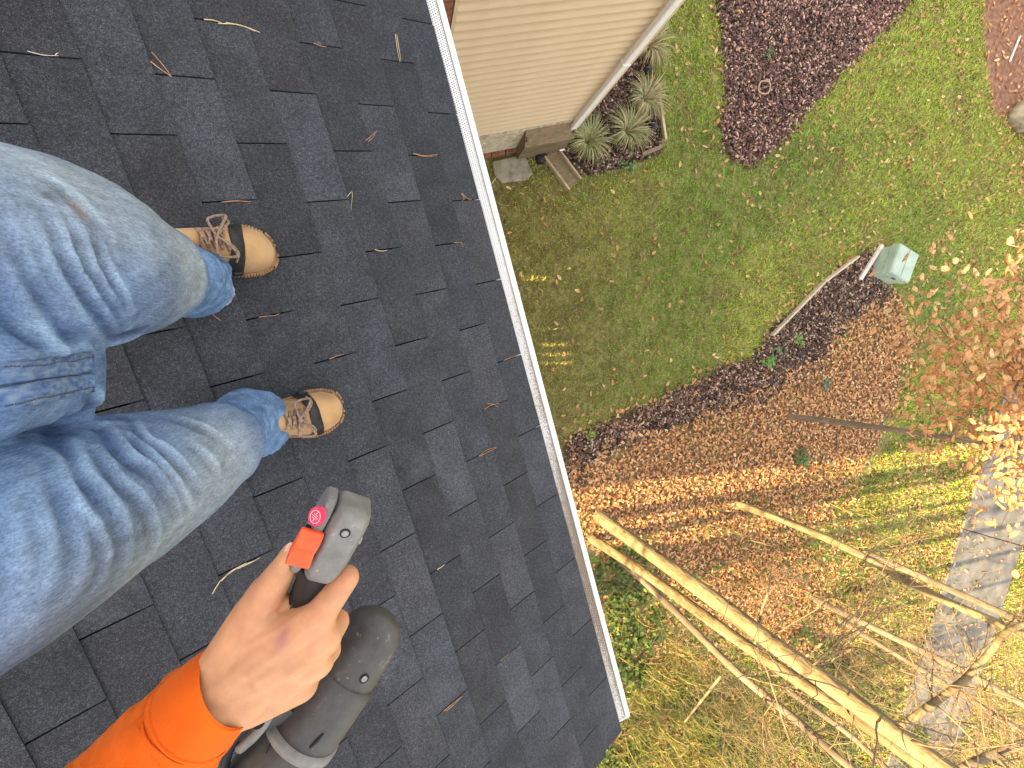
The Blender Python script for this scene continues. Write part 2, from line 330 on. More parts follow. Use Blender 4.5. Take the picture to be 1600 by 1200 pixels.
# perforated guard: every hole is a real hole
guard_m = mat('gutter_guard_metal', (.74, .74, .72), (.80, .80, .79), scale=40, rough=.4)
def guard():
    m, t, b = node_mat('perforated_guard'); N = t.nodes.new; L = t.links.new
    ge = N('ShaderNodeNewGeometry'); n = N('ShaderNodeTexNoise'); n.inputs['Scale'].default_value = 120; n.inputs['Detail'].default_value = 6; n.inputs['Roughness'].default_value = .7; L(ge.outputs['Position'], n.inputs['Vector'])
    n2 = N('ShaderNodeTexNoise'); n2.inputs['Scale'].default_value = 3.2; n2.inputs['Detail'].default_value = 3; L(ge.outputs['Position'], n2.inputs['Vector'])
    sx = N('ShaderNodeSeparateXYZ'); L(ge.outputs['Position'], sx.inputs[0])
    my = N('ShaderNodeMapRange'); my.inputs[1].default_value = .3; my.inputs[2].default_value = -1.1; my.inputs[3].default_value = -.06; my.inputs[4].default_value = .30; L(sx.outputs[1], my.inputs[0])
    my2 = N('ShaderNodeMapRange'); my2.inputs[1].default_value = -1.45; my2.inputs[2].default_value = -1.7; my2.inputs[3].default_value = 0; my2.inputs[4].default_value = -.16; L(sx.outputs[1], my2.inputs[0])
    mx_ = N('ShaderNodeMapRange'); mx_.inputs[1].default_value = .462; mx_.inputs[2].default_value = .488; mx_.inputs[3].default_value = -.03; mx_.inputs[4].default_value = .11; L(sx.outputs[0], mx_.inputs[0])
    s = N('ShaderNodeMath'); s.operation = 'ADD'; L(n.outputs['Fac'], s.inputs[0]); L(my.outputs[0], s.inputs[1])
    s2 = N('ShaderNodeMath'); s2.operation = 'MULTIPLY_ADD'; L(n2.outputs['Fac'], s2.inputs[0]); s2.inputs[1].default_value = .35; L(s.outputs[0], s2.inputs[2])
    s3 = N('ShaderNodeMath'); s3.operation = 'ADD'; L(s2.outputs[0], s3.inputs[0]); L(my2.outputs[0], s3.inputs[1])
    s4 = N('ShaderNodeMath'); s4.operation = 'ADD'; L(s3.outputs[0], s4.inputs[0]); L(mx_.outputs[0], s4.inputs[1])
    rp = N('ShaderNodeValToRGB'); e = rp.color_ramp.elements; e[0].position = .72; e[0].color = (.78, .78, .77, 1); e[1].position = .93; e[1].color = (.22, .15, .10, 1); k = e.new(.82); k.color = (.55, .50, .43, 1)
    L(s4.outputs[0], rp.inputs[0]); L(rp.outputs[0], b.inputs['Base Color']); b.inputs['Roughness'].default_value = .45; return m
pit = .0088; gx0, gx1 = .424, .4893; nx = int((gx1 - gx0) / pit); ny = int((YT - YE) / pit)
V = []; F = []
for i in range(nx):
    for j in range(ny):
        x = gx0 + i * pit; y = YE + .006 + (j + .5 * (i % 2)) * pit; h = .37 * pit; cx, cy = x + pit / 2, y + pit / 2; n = len(V)
        zz = lambda X: ZE - .008 - (X - gx0) * .16
        for X, Y in ((x, y), (x + pit, y), (x + pit, y + pit), (x, y + pit), (cx, cy - h), (cx + h, cy), (cx, cy + h), (cx - h, cy)): V.append((X, Y, zz(X)))
        F += [(n, n + 1, n + 4), (n + 1, n + 2, n + 5), (n + 2, n + 3, n + 6), (n + 3, n, n + 7), (n + 1, n + 5, n + 4), (n + 2, n + 6, n + 5), (n + 3, n + 7, n + 6), (n, n + 4, n + 7)]
gg = obj('gutter_guard', V, F, guard(), gutter); gg['label'] = 'white perforated gutter guard stained with grime'
MB().box((.396, YE + .006, ZE - .112), (.46, YT, ZE - .085)).build('gutter_dark_strip', dark_m, gutter)  # dark strip stands in for the shade below the guard holes

# ------------------------------------------------------------------ house wing with vinyl siding
WY = 2.15; XB, XC = 1.085, 3.10
wing = empty('house_wing', (1.6, WY, 0)); tag(wing, 'house wing clad in beige horizontal vinyl siding above a stucco foundation', 'house')
beige = mat('beige_vinyl', (.58, .46, .30), (.64, .515, .345), scale=3, rough=.55, spec=.3, bump=.06, bscale=160, stretch=(1, 1, 6))
stucco = mat('rough_stucco', (.45, .39, .28), (.66, .59, .45), scale=22, rough=.95, bump=1, bscale=30, bdist=.03, c3=(.2, .18, .12), s3=6)
wall = MB().box((-2.6, WY + .012, 0), (XC, 6.0, 4.7)).build('wall', mortar_m, wing)
ZS = .64; RH = .1016; nrow = int((4.66 - ZS) / RH)
nose = [(0, 0), (-.024, .0), (-.028, .004), (-.027, .010), (-.019, .022), (-.010, .034), (-.005, .048), (-.002, RH - .004), (0, RH - .004)]
V = [(x, y, z) for x in (XB, XC - .06) for y, z in nose]; n = len(nose)
sme = bpy.data.meshes.new('siding_board'); sme.from_pydata(V, [], [(i, (i + 1) % n, n + (i + 1) % n, n + i) for i in range(n)] + [tuple(range(n)), tuple(range(2 * n - 1, n - 1, -1))]); sme.materials.append(beige); sme.update()
for i in range(nrow):
    o = bpy.data.objects.new('siding_board', sme); COL.objects.link(o); o.parent = wall; o.location = (0, WY + .012 + random.uniform(-.0008, .0008), ZS + i * RH)
MB().box((XB - .03, WY - .012, ZS), (XB - .001, WY + .011, 4.68)).build('corner_trim', beige, wall)
cp = MB().box((XC - .058, WY - .02, ZS - .02), (XC + .02, WY + .075, 4.68)).build('corner_post', beige, wall); cp['label'] = 'beige vinyl corner post'
# bricks left of the siding
bme = []
for q in range(3):
    o = MB().box((0, 0, 0), (.194, .03, .057)).build('brick', brick_m); bevel(o, .004, 1); bme.append(o.data); o.data.name = 'brick'
    dgm = baked(o, []); bme[-1] = o.data; bpy.data.objects.remove(o)
for r in range(18):
    z = 2.0 + r * .067
    for q in range(-1, 5):
        x = .2 + q * .204 + (.102 if r % 2 else 0)
        if x + .194 > XB - .03 or x < .16: continue
        o = bpy.data.objects.new('brick', bme[0]); COL.objects.link(o); o.parent = wall; o.location = (x, WY - .006 + random.uniform(-.002, .002), z)
    x = XB - .034 - .09; 
    o = bpy.data.objects.new('brick', bme[0]); COL.objects.link(o); o.parent = wall; o.scale = (.088 / .194, 1, 1); o.location = (x, WY - .006, z)
MB().box((.16, WY - .004, 3.26), (XB - .035, WY + .011, 4.68)).build('brick_panel', brick_wall_m, wall)
MB().box((.16, WY - .004, 0), (XB - .035, WY + .011, 1.94)).build('brick_panel', brick_wall_m, wall)
fm = MB(); fm.box((XB - .1, WY - .03, .11), (XC, WY + .011, ZS - .004)); fnd = fm.build('foundation', stucco, wing); fnd['label'] = 'rough pale stucco foundation'
for i in range(9):
    o = bpy.data.objects.new('brick', bme[0]); COL.objects.link(o); o.parent = fnd; o.location = (XB + .02 + i * .204, WY - .075, .03 + random.uniform(0, .01)); o.scale = (1, 2.2, 1.2)
wood_old = mat('weathered_wood', (.16, .11, .065), (.30, .22, .14), scale=6, rough=.9, bump=.4, bscale=20, stretch=(2, 18, 18), c3=(.12, .15, .05), s3=7, m3=.6)
moss_wood = mat('mossy_board', (.13, .09, .055), (.22, .165, .10), scale=5, rough=.95, bump=.5, bscale=30, stretch=(1, 8, 8), c3=(.10, .14, .03), s3=5, m3=.8)
hat = empty('crawl_space_hatch', (2.65, 2.05, 0)); tag(hat, 'brown mossy crawl space hatch box against the foundation left of the downspout', 'hatch')
ob = MB().box((2.28, 1.99, .02), (2.97, 2.015, .42)).build('front_board', moss_wood, hat)
MB().box((2.28, 2.017, .02), (2.305, 2.118, .56)).build('side_board', wood_old, hat)
MB().box((2.945, 2.017, .02), (2.97, 2.118, .56)).build('side_board', wood_old, hat)
V = [(2.27, 1.98, .425), (2.98, 1.98, .425), (2.98, 2.118, .60), (2.27, 2.118, .60), (2.27, 1.98, .445), (2.98, 1.98, .445), (2.98, 2.118, .62), (2.27, 2.118, .62)]
obj('lid', V, [(3, 2, 1, 0), (4, 5, 6, 7), (0, 1, 5, 4), (1, 2, 6, 5), (2, 3, 7, 6), (3, 0, 4, 7)], wood_old, hat)
# downspout
ds = MB(); P = [(3.00, 2.085, 4.6), (3.00, 2.085, .16)]
def rect_pipe(P, hw, hd, side):
    m = MB(); side = Vector(side); 
    P = [Vector(p) for p in P]
    V = []; F = []
    for i, p in enumerate(P):
        t = (P[min(i + 1, len(P) - 1)] - P[max(i - 1, 0)]).normalized(); s = (side - t * side.dot(t)).normalized(); n_ = t.cross(s)
        c = .22
        for a, b_ in ((-1, -1 + c * 1.3), (-1 + c, -1), (1 - c, -1), (1, -1 + c * 1.3), (1, 1 - c * 1.3), (1 - c, 1), (-1 + c, 1), (-1, 1 - c * 1.3)): V.append(p + s * a * hw + n_ * b_ * hd)
    for i in range(len(P) - 1):
        for j in range(8): F.append((i * 8 + j, i * 8 + (j + 1) % 8, i * 8 + 8 + (j + 1) % 8, i * 8 + 8 + j))
    F.append(tuple(range(8))); F.append(tuple(range(len(P) * 8 - 1, len(P) * 8 - 9, -1)))
    return m.add(V, F)
dsp = rect_pipe([(2.945, 2.080, 4.6), (2.945, 2.080, .2), (2.945, 2.055, .12), (2.945, 1.99, .07)], .040, .028, (1, 0, 0)).build('downspout', white_metal, wing); dsp['label'] = 'white rectangular downspout at the siding corner'
MB().box((2.90, 2.045, .13), (2.99, 2.118, .155)).build('strap', dark_m, dsp)
MB().box((2.90, 2.045, 1.9), (2.99, 2.118, 1.915)).build('strap', white_metal, dsp)
# wing roof and soffit (above the frame)
V = [(.6, 1.8, 4.71), (3.5, 1.8, 4.71), (3.5, 6.3, 4.71), (-2.8, 6.3, 4.71), (-2.8, 2.165, 4.71), (.6, 2.165, 4.71), (1.2, 4.1, 5.9), (-2.0, 4.1, 5.9)]
obj('roof', V, [(5, 4, 3, 2, 1, 0), (0, 1, 6), (1, 2, 6), (2, 3, 7, 6), (3, 4, 7), (4, 5, 6, 7), (5, 0, 6)], SHM, wing)
MB().box((-2.62, 2.08, 4.2), (.3, 2.16, 6.0)).build('flashing_wall', brick_wall_m, wing)

chim = MB().box((-2.62, .0, 4.6), (-2.12, 1.02, 6.75)); ch = chim.build('sunblock_chimney', brick_wall_m, roof); MB().box((-2.66, -.04, 6.752), (-2.08, 1.06, 6.83)).build('sunblock_chimney_cap', mortar_m, house)  # made-up stack on the ridge, unseen, added to keep sun off the person
# ------------------------------------------------------------------ the person
person = empty('person', (-.40, .10, roof_z(-.40))); tag(person, 'person in faded jeans, orange long-sleeved shirt and tan work boots, gripping a blower handle', 'person')
VOX = ('REMESH', dict(mode='VOXEL', voxel_size=.005, adaptivity=0))
def skinned(name, mb, voxel, iters, m, parent):
    o = mb.build(name, m, parent)
    baked(o, [('REMESH', dict(mode='VOXEL', voxel_size=voxel)), ('SMOOTH', dict(factor=.5, iterations=iters))])
    smooth(o.data); return o
def bvh(o):
    me = o.data; return BVHTree.FromPolygons([v.co.copy() for v in me.vertices], [tuple(p.vertices) for p in me.polygons])
CAMP = Vector((0, 0, CAMZ))
def cast(tree, px, py, off=0.0):
    d = (A(px, py, 1.0) - CAMP).normalized(); hit = tree.ray_cast(CAMP, d)
    return hit[0] + hit[1] * off if hit[0] is not None else None
# --- jeans
jm = MB()
def limb(mb, st, n=26, seg=28, open_=False):
    P = resample([A(a, b_, h) for a, b_, h, r in st], n); r = rs1([s[3] for s in st], n)
    mb.tube(P, r, seg)
LL = [(70, 400, .59, .104), (140, 412, .67, .100), (186, 421, .735, .091), (220, 423, .81, .082), (244, 427, .90, .068), (266, 431, 1.0, .063), (288, 435, 1.12, .073), (297, 436, 1.19, .084), (299, 436, 1.235, .086)]
RL = [(90, 806, .57, .102), (180, 768, .65, .099), (260, 735, .74, .091), (316, 706, .82, .080), (340, 688, .89, .067), (360, 675, .99, .061), (380, 665, 1.10, .071), (390, 662, 1.17, .083), (393, 662, 1.215, .085)]
def leg(hip, st):
    pts = [(Vector((x, y, CAMZ - h)), r) for x, y, h, r in hip] + [(A(a_, b_, h), r) for a_, b_, h, r in st]
    jm.tube(resample([p for p, r in pts], 40), rs1([r for p, r in pts], 40), 30)
leg([(-.50, .12, .26, .095), (-.425, .145, .36, .103), (-.355, .165, .46, .105)], LL)
leg([(-.52, -.07, .25, .095), (-.47, -.075, .35, .102), (-.415, -.078, .45, .105)], RL)
jm.capsule(A(232, 424, .825), .077, A(228, 423, .79), .079); jm.capsule(A(336, 697, .83), .075, A(325, 702, .80), .077)
jm.capsule(Vector((-.52, .12, CAMZ - .24)), .10, Vector((-.54, -.06, CAMZ - .23)), .10)
jm.capsule(Vector((-.50, .03, CAMZ - .32)), .085, A(85, 585, .585), .036)
for yy_ in (563, 584, 604): jm.capsule(A(-80, yy_ + 6, .43), .050, A(116, yy_, .572), .026)
jm.capsule(A(72, 545, .60), .042, A(72, 628, .59), .042)
denim, t, b = node_mat('faded_denim'); N = t.nodes.new; L = t.links.new
at = N('ShaderNodeAttribute'); at.attribute_name = 'tone'
tc = N('ShaderNodeTexCoord')
def nz(scale, detail, stretch=None, rough=.6):
    n = N('ShaderNodeTexNoise'); n.inputs['Scale'].default_value = scale; n.inputs['Detail'].default_value = detail; n.inputs['Roughness'].default_value = rough
    if stretch:
        mp = N('ShaderNodeMapping'); mp.inputs['Scale'].default_value = stretch; L(tc.outputs['Object'], mp.inputs[0]); L(mp.outputs[0], n.inputs['Vector'])
    else: L(tc.outputs['Object'], n.inputs['Vector'])
    return n.outputs['Fac']
def mrange(v, a, b_, c, d_):
    r = N('ShaderNodeMapRange'); r.inputs[1].default_value = a; r.inputs[2].default_value = b_; r.inputs[3].default_value = c; r.inputs[4].default_value = d_; L(v, r.inputs[0]); return r.outputs[0]
def mul(a, b_):
    m_ = N('ShaderNodeMath'); m_.operation = 'MULTIPLY'; L(a, m_.inputs[0]); L(b_, m_.inputs[1]); return m_.outputs[0]
thread = mrange(nz(620, 3, (1, 1, .16)), .3, .7, .72, 1.30); thread2 = mrange(nz(700, 2, (.3, .3, 1)), .3, .7, .88, 1.12)
blotch = mrange(nz(14, 6), .3, .7, .84, 1.16); streak = mrange(nz(85, 4, (1, 1, .3)), .3, .7, .82, 1.18)
sc = mul(mul(thread, thread2), mul(blotch, streak))
vm = N('ShaderNodeVectorMath'); vm.operation = 'SCALE'; L(at.outputs['Color'], vm.inputs[0]); L(sc, vm.inputs['Scale'])
L(vm.outputs[0], b.inputs['Base Color']); b.inputs['Roughness'].default_value = .95; b.inputs['Specular IOR Level'].default_value = .1
bp = N('ShaderNodeBump'); bp.inputs['Strength'].default_value = .55; bp.inputs['Distance'].default_value = .0015; L(thread, bp.inputs['Height']); 
bp2 = N('ShaderNodeBump'); bp2.inputs['Strength'].default_value = .12; bp2.inputs['Distance'].default_value = .004; L(nz(55, 4), bp2.inputs['Height']); L(bp2.outputs[0], bp.inputs['Normal']); L(bp.outputs[0], b.inputs['Normal'])
jeans = skinned('jeans', jm, .0048, 7, denim, person)
me = jeans.data
# hem flare: cut the leg off above the sole and keep it hollow looking
co = coords(me); no = normals(me); T0 = bvh(jeans)
def seg_fold(pts, amp, wid, sharp=1.0):
    P = [cast(T0, *q) for q in pts]; P = [p for p in P if p is not None]
    if len(P) < 2: return np.zeros(len(co)), np.full(len(co), 9.)
    P = np.array(resample(P, max(12, 6 * len(P)))); d = np.full(len(co), 9.); s_ = np.zeros(len(co)); Lp = len(P) - 1
    for i in range(Lp):
        a, e = P[i], P[i + 1] - P[i]; tt = np.clip(((co - a) @ e) / (e @ e + 1e-12), 0, 1); dd = np.linalg.norm(co - a - tt[:, None] * e, axis=1)
        up = dd < d; d[up] = dd[up]; s_[up] = (i + tt[up]) / Lp
    fade = np.sin(np.pi * np.clip(s_, 0.04, .96)) ** .5
    return amp * fade * np.exp(-(d / wid) ** 2), d
disp = np.zeros(len(co)); wear_shade = np.zeros(len(co))
# folds (ridge lines traced over the thighs: they fan out from the crotch)
FOLDS = [
 # left thigh
 ([(40, 330), (70, 400), (100, 455), (135, 510), (160, 535)], .0045, .0075), ([(10, 320), (35, 390), (70, 450), (110, 510), (140, 545)], .005, .008),
 ([(75, 320), (105, 390), (135, 440), (165, 490), (185, 525)], .0045, .007), ([(110, 330), (135, 390), (160, 435), (185, 480), (200, 515)], .0036, .006),
 ([(0, 400), (25, 455), (60, 510), (95, 545)], .005, .009), ([(150, 355), (172, 410), (192, 455), (205, 490)], .0028, .0055),
 ([(60, 265), (110, 300), (150, 340), (185, 390)], .0022, .008), ([(0, 470), (40, 510), (90, 550)], .004, .008),
 # right thigh
 ([(150, 625), (165, 665), (195, 705), (240, 735), (275, 775), (285, 800)], .0055, .0085), ([(185, 640), (200, 675), (235, 705), (265, 735), (290, 770), (300, 795)], .0042, .006),
 ([(120, 640), (110, 690), (130, 735), (165, 775), (195, 830), (200, 880)], .005, .009), ([(85, 655), (78, 710), (90, 760), (115, 815), (125, 870), (110, 925)], .0052, .0095),
 ([(50, 680), (45, 730), (55, 790), (70, 850), (65, 910), (45, 960)], .0055, .010), ([(20, 720), (15, 780), (22, 850), (25, 920), (5, 985)], .005, .010),
 ([(205, 650), (230, 680), (265, 700), (300, 735), (318, 765)], .003, .0055), ([(150, 700), (185, 745), (225, 785), (245, 830), (240, 860)], .0042, .0075),
 ([(95, 720), (115, 780), (150, 830), (165, 880), (150, 920)], .0035, .007), ([(300, 690), (330, 715), (345, 740)], .0025, .006), ([(270, 650), (320, 665), (360, 690)], .002, .008),
 # crotch creases
 ([(150, 545), (120, 552), (70, 562), (0, 578)], .004, .008), ([(148, 614), (170, 635), (190, 660)], .004, .010), ([(152, 540), (190, 530), (240, 505)], .003, .010),
]
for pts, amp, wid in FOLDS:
    f_, dd = seg_fold(pts, amp, wid); disp += f_ * 1.35; wear_shade += np.clip(f_ / amp, 0, 1) * .75
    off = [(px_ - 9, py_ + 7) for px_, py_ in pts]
    g_, dd = seg_fold(off, amp * .6, wid * .9); disp -= g_ * 1.6; wear_shade -= np.clip(g_ / (amp * .6), 0, 1) * .6
def fb3(co, s): return fbm(co[:, 0] + co[:, 2] * .7, co[:, 1] + co[:, 2] * .4, s) - .5
disp += fb3(co, 22) * .006 + fb3(co, 60) * .0022
# bunching of the lower leg over the boots
zb = CAMZ - co[:, 2]
low = sstep(.89, .985, zb)
fz = vnoise(co[:, 0] * 1.0 + zb * 1.8, co[:, 1] + zb * 1.1, 26, 3); disp += low * ((1 - np.abs(fz - .5) * 4) * .004 + fb3(co, 26) * .018)
co2 = co + no * disp[:, None]; setco(me, co2)
# colour: indigo, worn paler on the thigh fronts, dusty grey-green on the knees and outer thighs
n_c = fbm(co[:, 0] * 1.3 + co[:, 2], co[:, 1], 9, 3)
up = np.clip(no[:, 2], -1, 1)
blue = np.array([.085, .155, .335]); pale = np.array([.30, .41, .57]); dust = np.array([.44, .455, .45]); dark = np.array([.035, .070, .175])
def near(px, py, h, rad): return np.exp(-(np.linalg.norm(co - np.array(A(px, py, h)), axis=1) / rad) ** 2)
du = near(285, 420, .76, .075) + .9 * near(215, 385, .66, .085) + .75 * near(110, 300, .55, .09) + .45 * near(20, 240, .42, .10) + near(345, 715, .76, .075) + .95 * near(275, 790, .66, .085) + .75 * near(170, 880, .55, .085) + .5 * near(60, 985, .45, .09) + .35 * near(230, 400, .7, .06)
du = np.clip(du * (.62 + .8 * n_c), 0, .95) * (1 - low)
wv = np.clip(.30 + 1.3 * (n_c - .45) + wear_shade, 0, 1)
c = blue + (pale - blue) * wv[:, None]; c = c + (dark - c) * np.clip(-wear_shade, 0, .5)[:, None]
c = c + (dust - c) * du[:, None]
c = c * (1 + .42 * np.clip(wear_shade, -1, .6))[:, None]  # fold shading worked into the colour: ridges lighter, valleys darker
c = c * (1 + .25 * (fb3(co, 35)))[:, None]
lo_c = np.array([.19, .29, .44]); c = c + (lo_c * (.7 + .6 * vnoise(co[:, 1], co[:, 2], 55))[:, None] - c) * (low * .8)[:, None]
hgt = co[:, 2] - (ZE + (X0 - co[:, 0]) * TP); hem = np.clip(1.5 * np.exp(-((hgt - .050) / .022) ** 2), 0, 1.3); c = c + (np.array([.80, .80, .72]) - c) * (hem * 1.0 * vnoise(co[:, 0], co[:, 1], 28))[:, None]
# a rust spot and a small hole on the left thigh
for px, py, rad, cc in ((120, 328, .008, (.25, .13, .08)), (72, 307, .006, (.10, .10, .10)), (240, 730, .005, (.10, .13, .18)), (95, 300, .004, (.12, .13, .13))):
    p = cast(T0, px, py)
    if p is not None:
        k = np.exp(-(np.linalg.norm(co - np.array(p), axis=1) / rad) ** 2)[:, None] * .75; c = c * (1 - k) + np.array(cc) * k
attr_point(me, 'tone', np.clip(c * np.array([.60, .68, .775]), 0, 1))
# open hems: cut the legs off above the shingles, keep a pale lining inside
bm = bmesh.new(); bm.from_mesh(me); bm.verts.ensure_lookup_table()
kill = [v for v in bm.verts if v.co.z - (ZE + (X0 - v.co.x) * TP) < .042 + .010 * math.sin(v.co.y * 60 + v.co.x * 45)]
bmesh.ops.delete(bm, geom=kill, context='VERTS'); bm.to_mesh(me); bm.free(); smooth(me)
me.materials.append(mat('denim_inside', (.50, .52, .50), (.66, .67, .64), scale=200, rough=.95))
so_ = jeans.modifiers.new('thickness', 'SOLIDIFY'); so_.thickness = .0035; so_.offset = -1; so_.material_offset = 1; so_.material_offset_rim = 1
TJ = bvh(jeans)
# fly flap and seams
seam_m = mat('denim_seam', (.30, .38, .47), (.42, .48, .52), scale=300, rough=.95, bump=.4, bscale=500)
fly_m = mat('denim_fly', (.06, .125, .30), (.19, .28, .43), scale=90, rough=.95, bump=.4, bscale=600, stretch=(1, 3, 1), c3=(.30, .36, .40), s3=30, m3=.6)
stitch_m = mat('stitching', (.06, .07, .12), rough=.9)
def strip(name, rows, m, parent, off):
    V = []; F = []
    for row in rows:
        P = [cast(TJ, *q) for q in row]
        V.append([p for p in P])
    return V
def ribbon(name, ptsA, ptsB, m, parent, off, n=24, cols=5):
    V = []; F = []
    a = np.array(resample([Vector((x, y, 0)) for x, y in ptsA], n)); b_ = np.array(resample([Vector((x, y, 0)) for x, y in ptsB], n))
    for i in range(n):
        for j in range(cols):
            q = a[i] + (b_[i] - a[i]) * j / (cols - 1); p = cast(TJ, q[0], q[1], off)
            if p is None: p = Vector(V[-1]) if V else A(q[0], q[1], .5)
            V.append(p)
    V2 = [v + (CAMP - v).normalized() * -.004 for v in V]
    k = len(V)
    F = [(i * cols + j, i * cols + j + 1, (i + 1) * cols + j + 1, (i + 1) * cols + j) for i in range(n - 1) for j in range(cols - 1)]
    rim = [j for j in range(cols)] + [i * cols + cols - 1 for i in range(1, n)] + [(n - 1) * cols + j for j in range(cols - 2, -1, -1)] + [i * cols for i in range(n - 2, 0, -1)]
    F += [(rim[i], rim[(i + 1) % len(rim)], rim[(i + 1) % len(rim)] + k, rim[i] + k) for i in range(len(rim))]
    return obj(name, V + V2, F, m, parent, True)
ribbon('fly_flap', [(-60, 612), (0, 605), (60, 594), (140, 583)], [(-60, 652), (0, 640), (60, 628), (141, 611)], fly_m, jeans, .004)
ribbon('fly_flap', [(-60, 572), (0, 568), (70, 560), (142, 548)], [(-60, 606), (0, 600), (70, 590), (140, 580)], fly_m, jeans, .003)
def stitches(pts, n):
    P = resample([Vector((x, y, 0)) for x, y in pts], n * 3); mb = MB()
    for i in range(0, len(P) - 2, 3):
        a = cast(TJ, P[i].x, P[i].y, .0055); b_ = cast(TJ, P[i + 1].x + (P[i + 1].x - P[i].x) * .5, P[i + 1].y + (P[i + 1].y - P[i].y) * .5, .0055)
        if a is not None and b_ is not None and (a - b_).length < .02: mb.tube([a, b_], .0007, 5)
    if mb.V: mb.build('stitching', stitch_m, jeans)
stitches([(0, 632), (60, 620), (138, 604)], 26); stitches([(0, 574), (70, 566), (138, 554)], 24)
# --- boots
suede = mat('tan_suede', (.33, .185, .080), (.47, .285, .135), scale=14, spec=.08, rough=1.0, bump=.35, bscale=260, c3=(.50, .33, .17), s3=9, m3=.55, bdist=.003, sheen=.2)
sole_m = mat('gum_sole', (.22, .12, .055), (.34, .20, .10), scale=60, rough=.8, bump=.4)
rubber = mat('black_rubber', (.012, .012, .013), (.03, .03, .03), scale=40, rough=.55, bump=.15, bscale=200)
lace_m = mat('taupe_lace', (.20, .13, .095), (.36, .26, .20), scale=180, rough=.9, bump=.6, bscale=500, bdist=.003)
def boot(toe, back, side, label):
    f_ = Vector(toe) - Vector(back); f_ = (f_ - RN * f_.dot(RN)).normalized(); s_ = RN.cross(f_).normalized()   # s_ to the wearer's left
    org = Vector(toe) - f_ * .295 + RN * .010
    B = empty_child = None
    def W(t): return float(np.interp(t, [0, .06, .2, .4, .55, .72, .85, .94, .985, 1.0], [.030, .038, .042, .042, .049, .058, .055, .043, .024, .007]))
    def Hh(t): return float(np.interp(t, [0, .05, .25, .42, .55, .68, .8, .9, .97, 1.0], [.15, .17, .17, .16, .130, .102, .088, .074, .054, .032]))
    def bend(t): return side * .010 * math.sin(min(t, 1) * math.pi * .9)
    ts = [float(q) for q in list(np.linspace(0, .9, 28)) + list(np.linspace(.915, 1, 12))]; n = 24; V = []; F = []
    for t in ts:
        wd, hh = W(t), Hh(t); c0 = org + f_ * (.295 * t) + s_ * bend(t)
        for j in range(n):
            a = math.pi * j / (n - 1); x = math.cos(a); z = math.sin(a)
            ex = .62 if t > .6 else .75
            xx = math.copysign(abs(x) ** ex, x) * wd; zz = .018 + (abs(z) ** (.75 if t > .6 else .6)) * (hh - .018)
            taper = 1 - (.18 if t > .6 else .32) * (zz / max(hh, .01)) ** 2
            V.append(c0 + s_ * xx * taper + RN * zz)
    k = len(ts)
    for i in range(k - 1):
        for j in range(n - 1): F.append((i * n + j, i * n + j + 1, (i + 1) * n + j + 1, (i + 1) * n + j))
    F.append(tuple(range(n - 1, -1, -1))); F.append(tuple(range((k - 1) * n, k * n)))
    up_ = obj('boot', V, F, suede, person, True); up_['label'] = label
    # sole: extruded outline
    V = []; F = []
    out = [(t, 1) for t in ts] + [(t, -1) for t in ts[::-1]]; m_ = len(out)
    for z, g in ((-.006, 1.0), (.012, 1.05), (.020, 1.03)):
        for t, sg in out:
            e_ = .0045 if t > .02 else .001
            V.append(org + f_ * (.295 * t + (.006 * g if t > .9 else 0) * ((t - .9) / .1)) + s_ * (bend(t) + sg * (W(t) + e_) * g) + RN * z)
    for q in (0, 1):
        for i in range(m_): F.append((q * m_ + i, q * m_ + (i + 1) % m_, (q + 1) * m_ + (i + 1) % m_, (q + 1) * m_ + i))
    F.append(tuple(range(m_ - 1, -1, -1))); F.append(tuple(range(2 * m_, 3 * m_)))
    sl = obj('sole', V, F, sole_m, up_, False)
    # welt nubs around the toe
    mb = MB()
    for t in [float(q) for q in np.concatenate([np.linspace(.62, .93, 14), np.linspace(.945, 1.0, 6)])]:
        for sg in (1, -1):
            p = org + f_ * (.295 * t + (.007 if t > .95 else .001)) + s_ * (bend(t) + sg * (W(t) + .0065)) + RN * .014
            mb.obox(p, f_ * .0026, s_ * .0034, RN * .0085)
    mb.build('welt', sole_m, sl)
    # black rubber strap over the instep, running under the sole
    V = []; F = []; tt = [.625, .64, .715, .735]
    for q, t in enumerate(tt):
        wd, hh = W(t) + .004, Hh(t) + .004; c0 = org + f_ * (.295 * t) + s_ * bend(t)
        for j in range(n):
            a = math.pi * j / (n - 1); x = math.cos(a); z = math.sin(a); sk = .012 * x * side
            xx = math.copysign(abs(x) ** .62, x) * wd; zz = .004 + (abs(z) ** .75) * (hh - .004) + (-.004 if q in (0, 3) else .0015)
            taper = 1 - .18 * (zz / hh) ** 2
            V.append(c0 + f_ * sk + s_ * xx * taper * 1.03 + RN * zz)
    for i in range(len(tt) - 1):
        for j in range(n - 1): F.append((i * n + j, i * n + j + 1, (i + 1) * n + j + 1, (i + 1) * n + j))
    obj('strap', V, F, rubber, up_, True)
    mb = MB(); t = .66; c0 = org + f_ * (.295 * t) + s_ * (bend(t) - side * (W(t) + .006)) + RN * .03; mb.obox(c0, f_ * .013, s_ * .004, RN * .012)
    bevel(mb.build('buckle', rubber, up_), .003)
    # laces: cross-overs on the tongue plus a bow
    def P(t, x, up=.004):
        wd, hh = W(t), Hh(t); z = math.sqrt(max(0, 1 - min(1, abs(x)) ** 2)); 
        return org + f_ * (.295 * t) + s_ * (bend(t) + x * wd * .85) + RN * (.018 + z ** .75 * (hh - .018) + up)
    lm = MB()
    for i, t in enumerate((.40, .45, .50, .55)):
        for sg in (1, -1):
            lm.tube(resample([P(t, sg * .55), P(t + .02, 0, .008), P(t + .05, -sg * .55)], 9), .0030, 7)
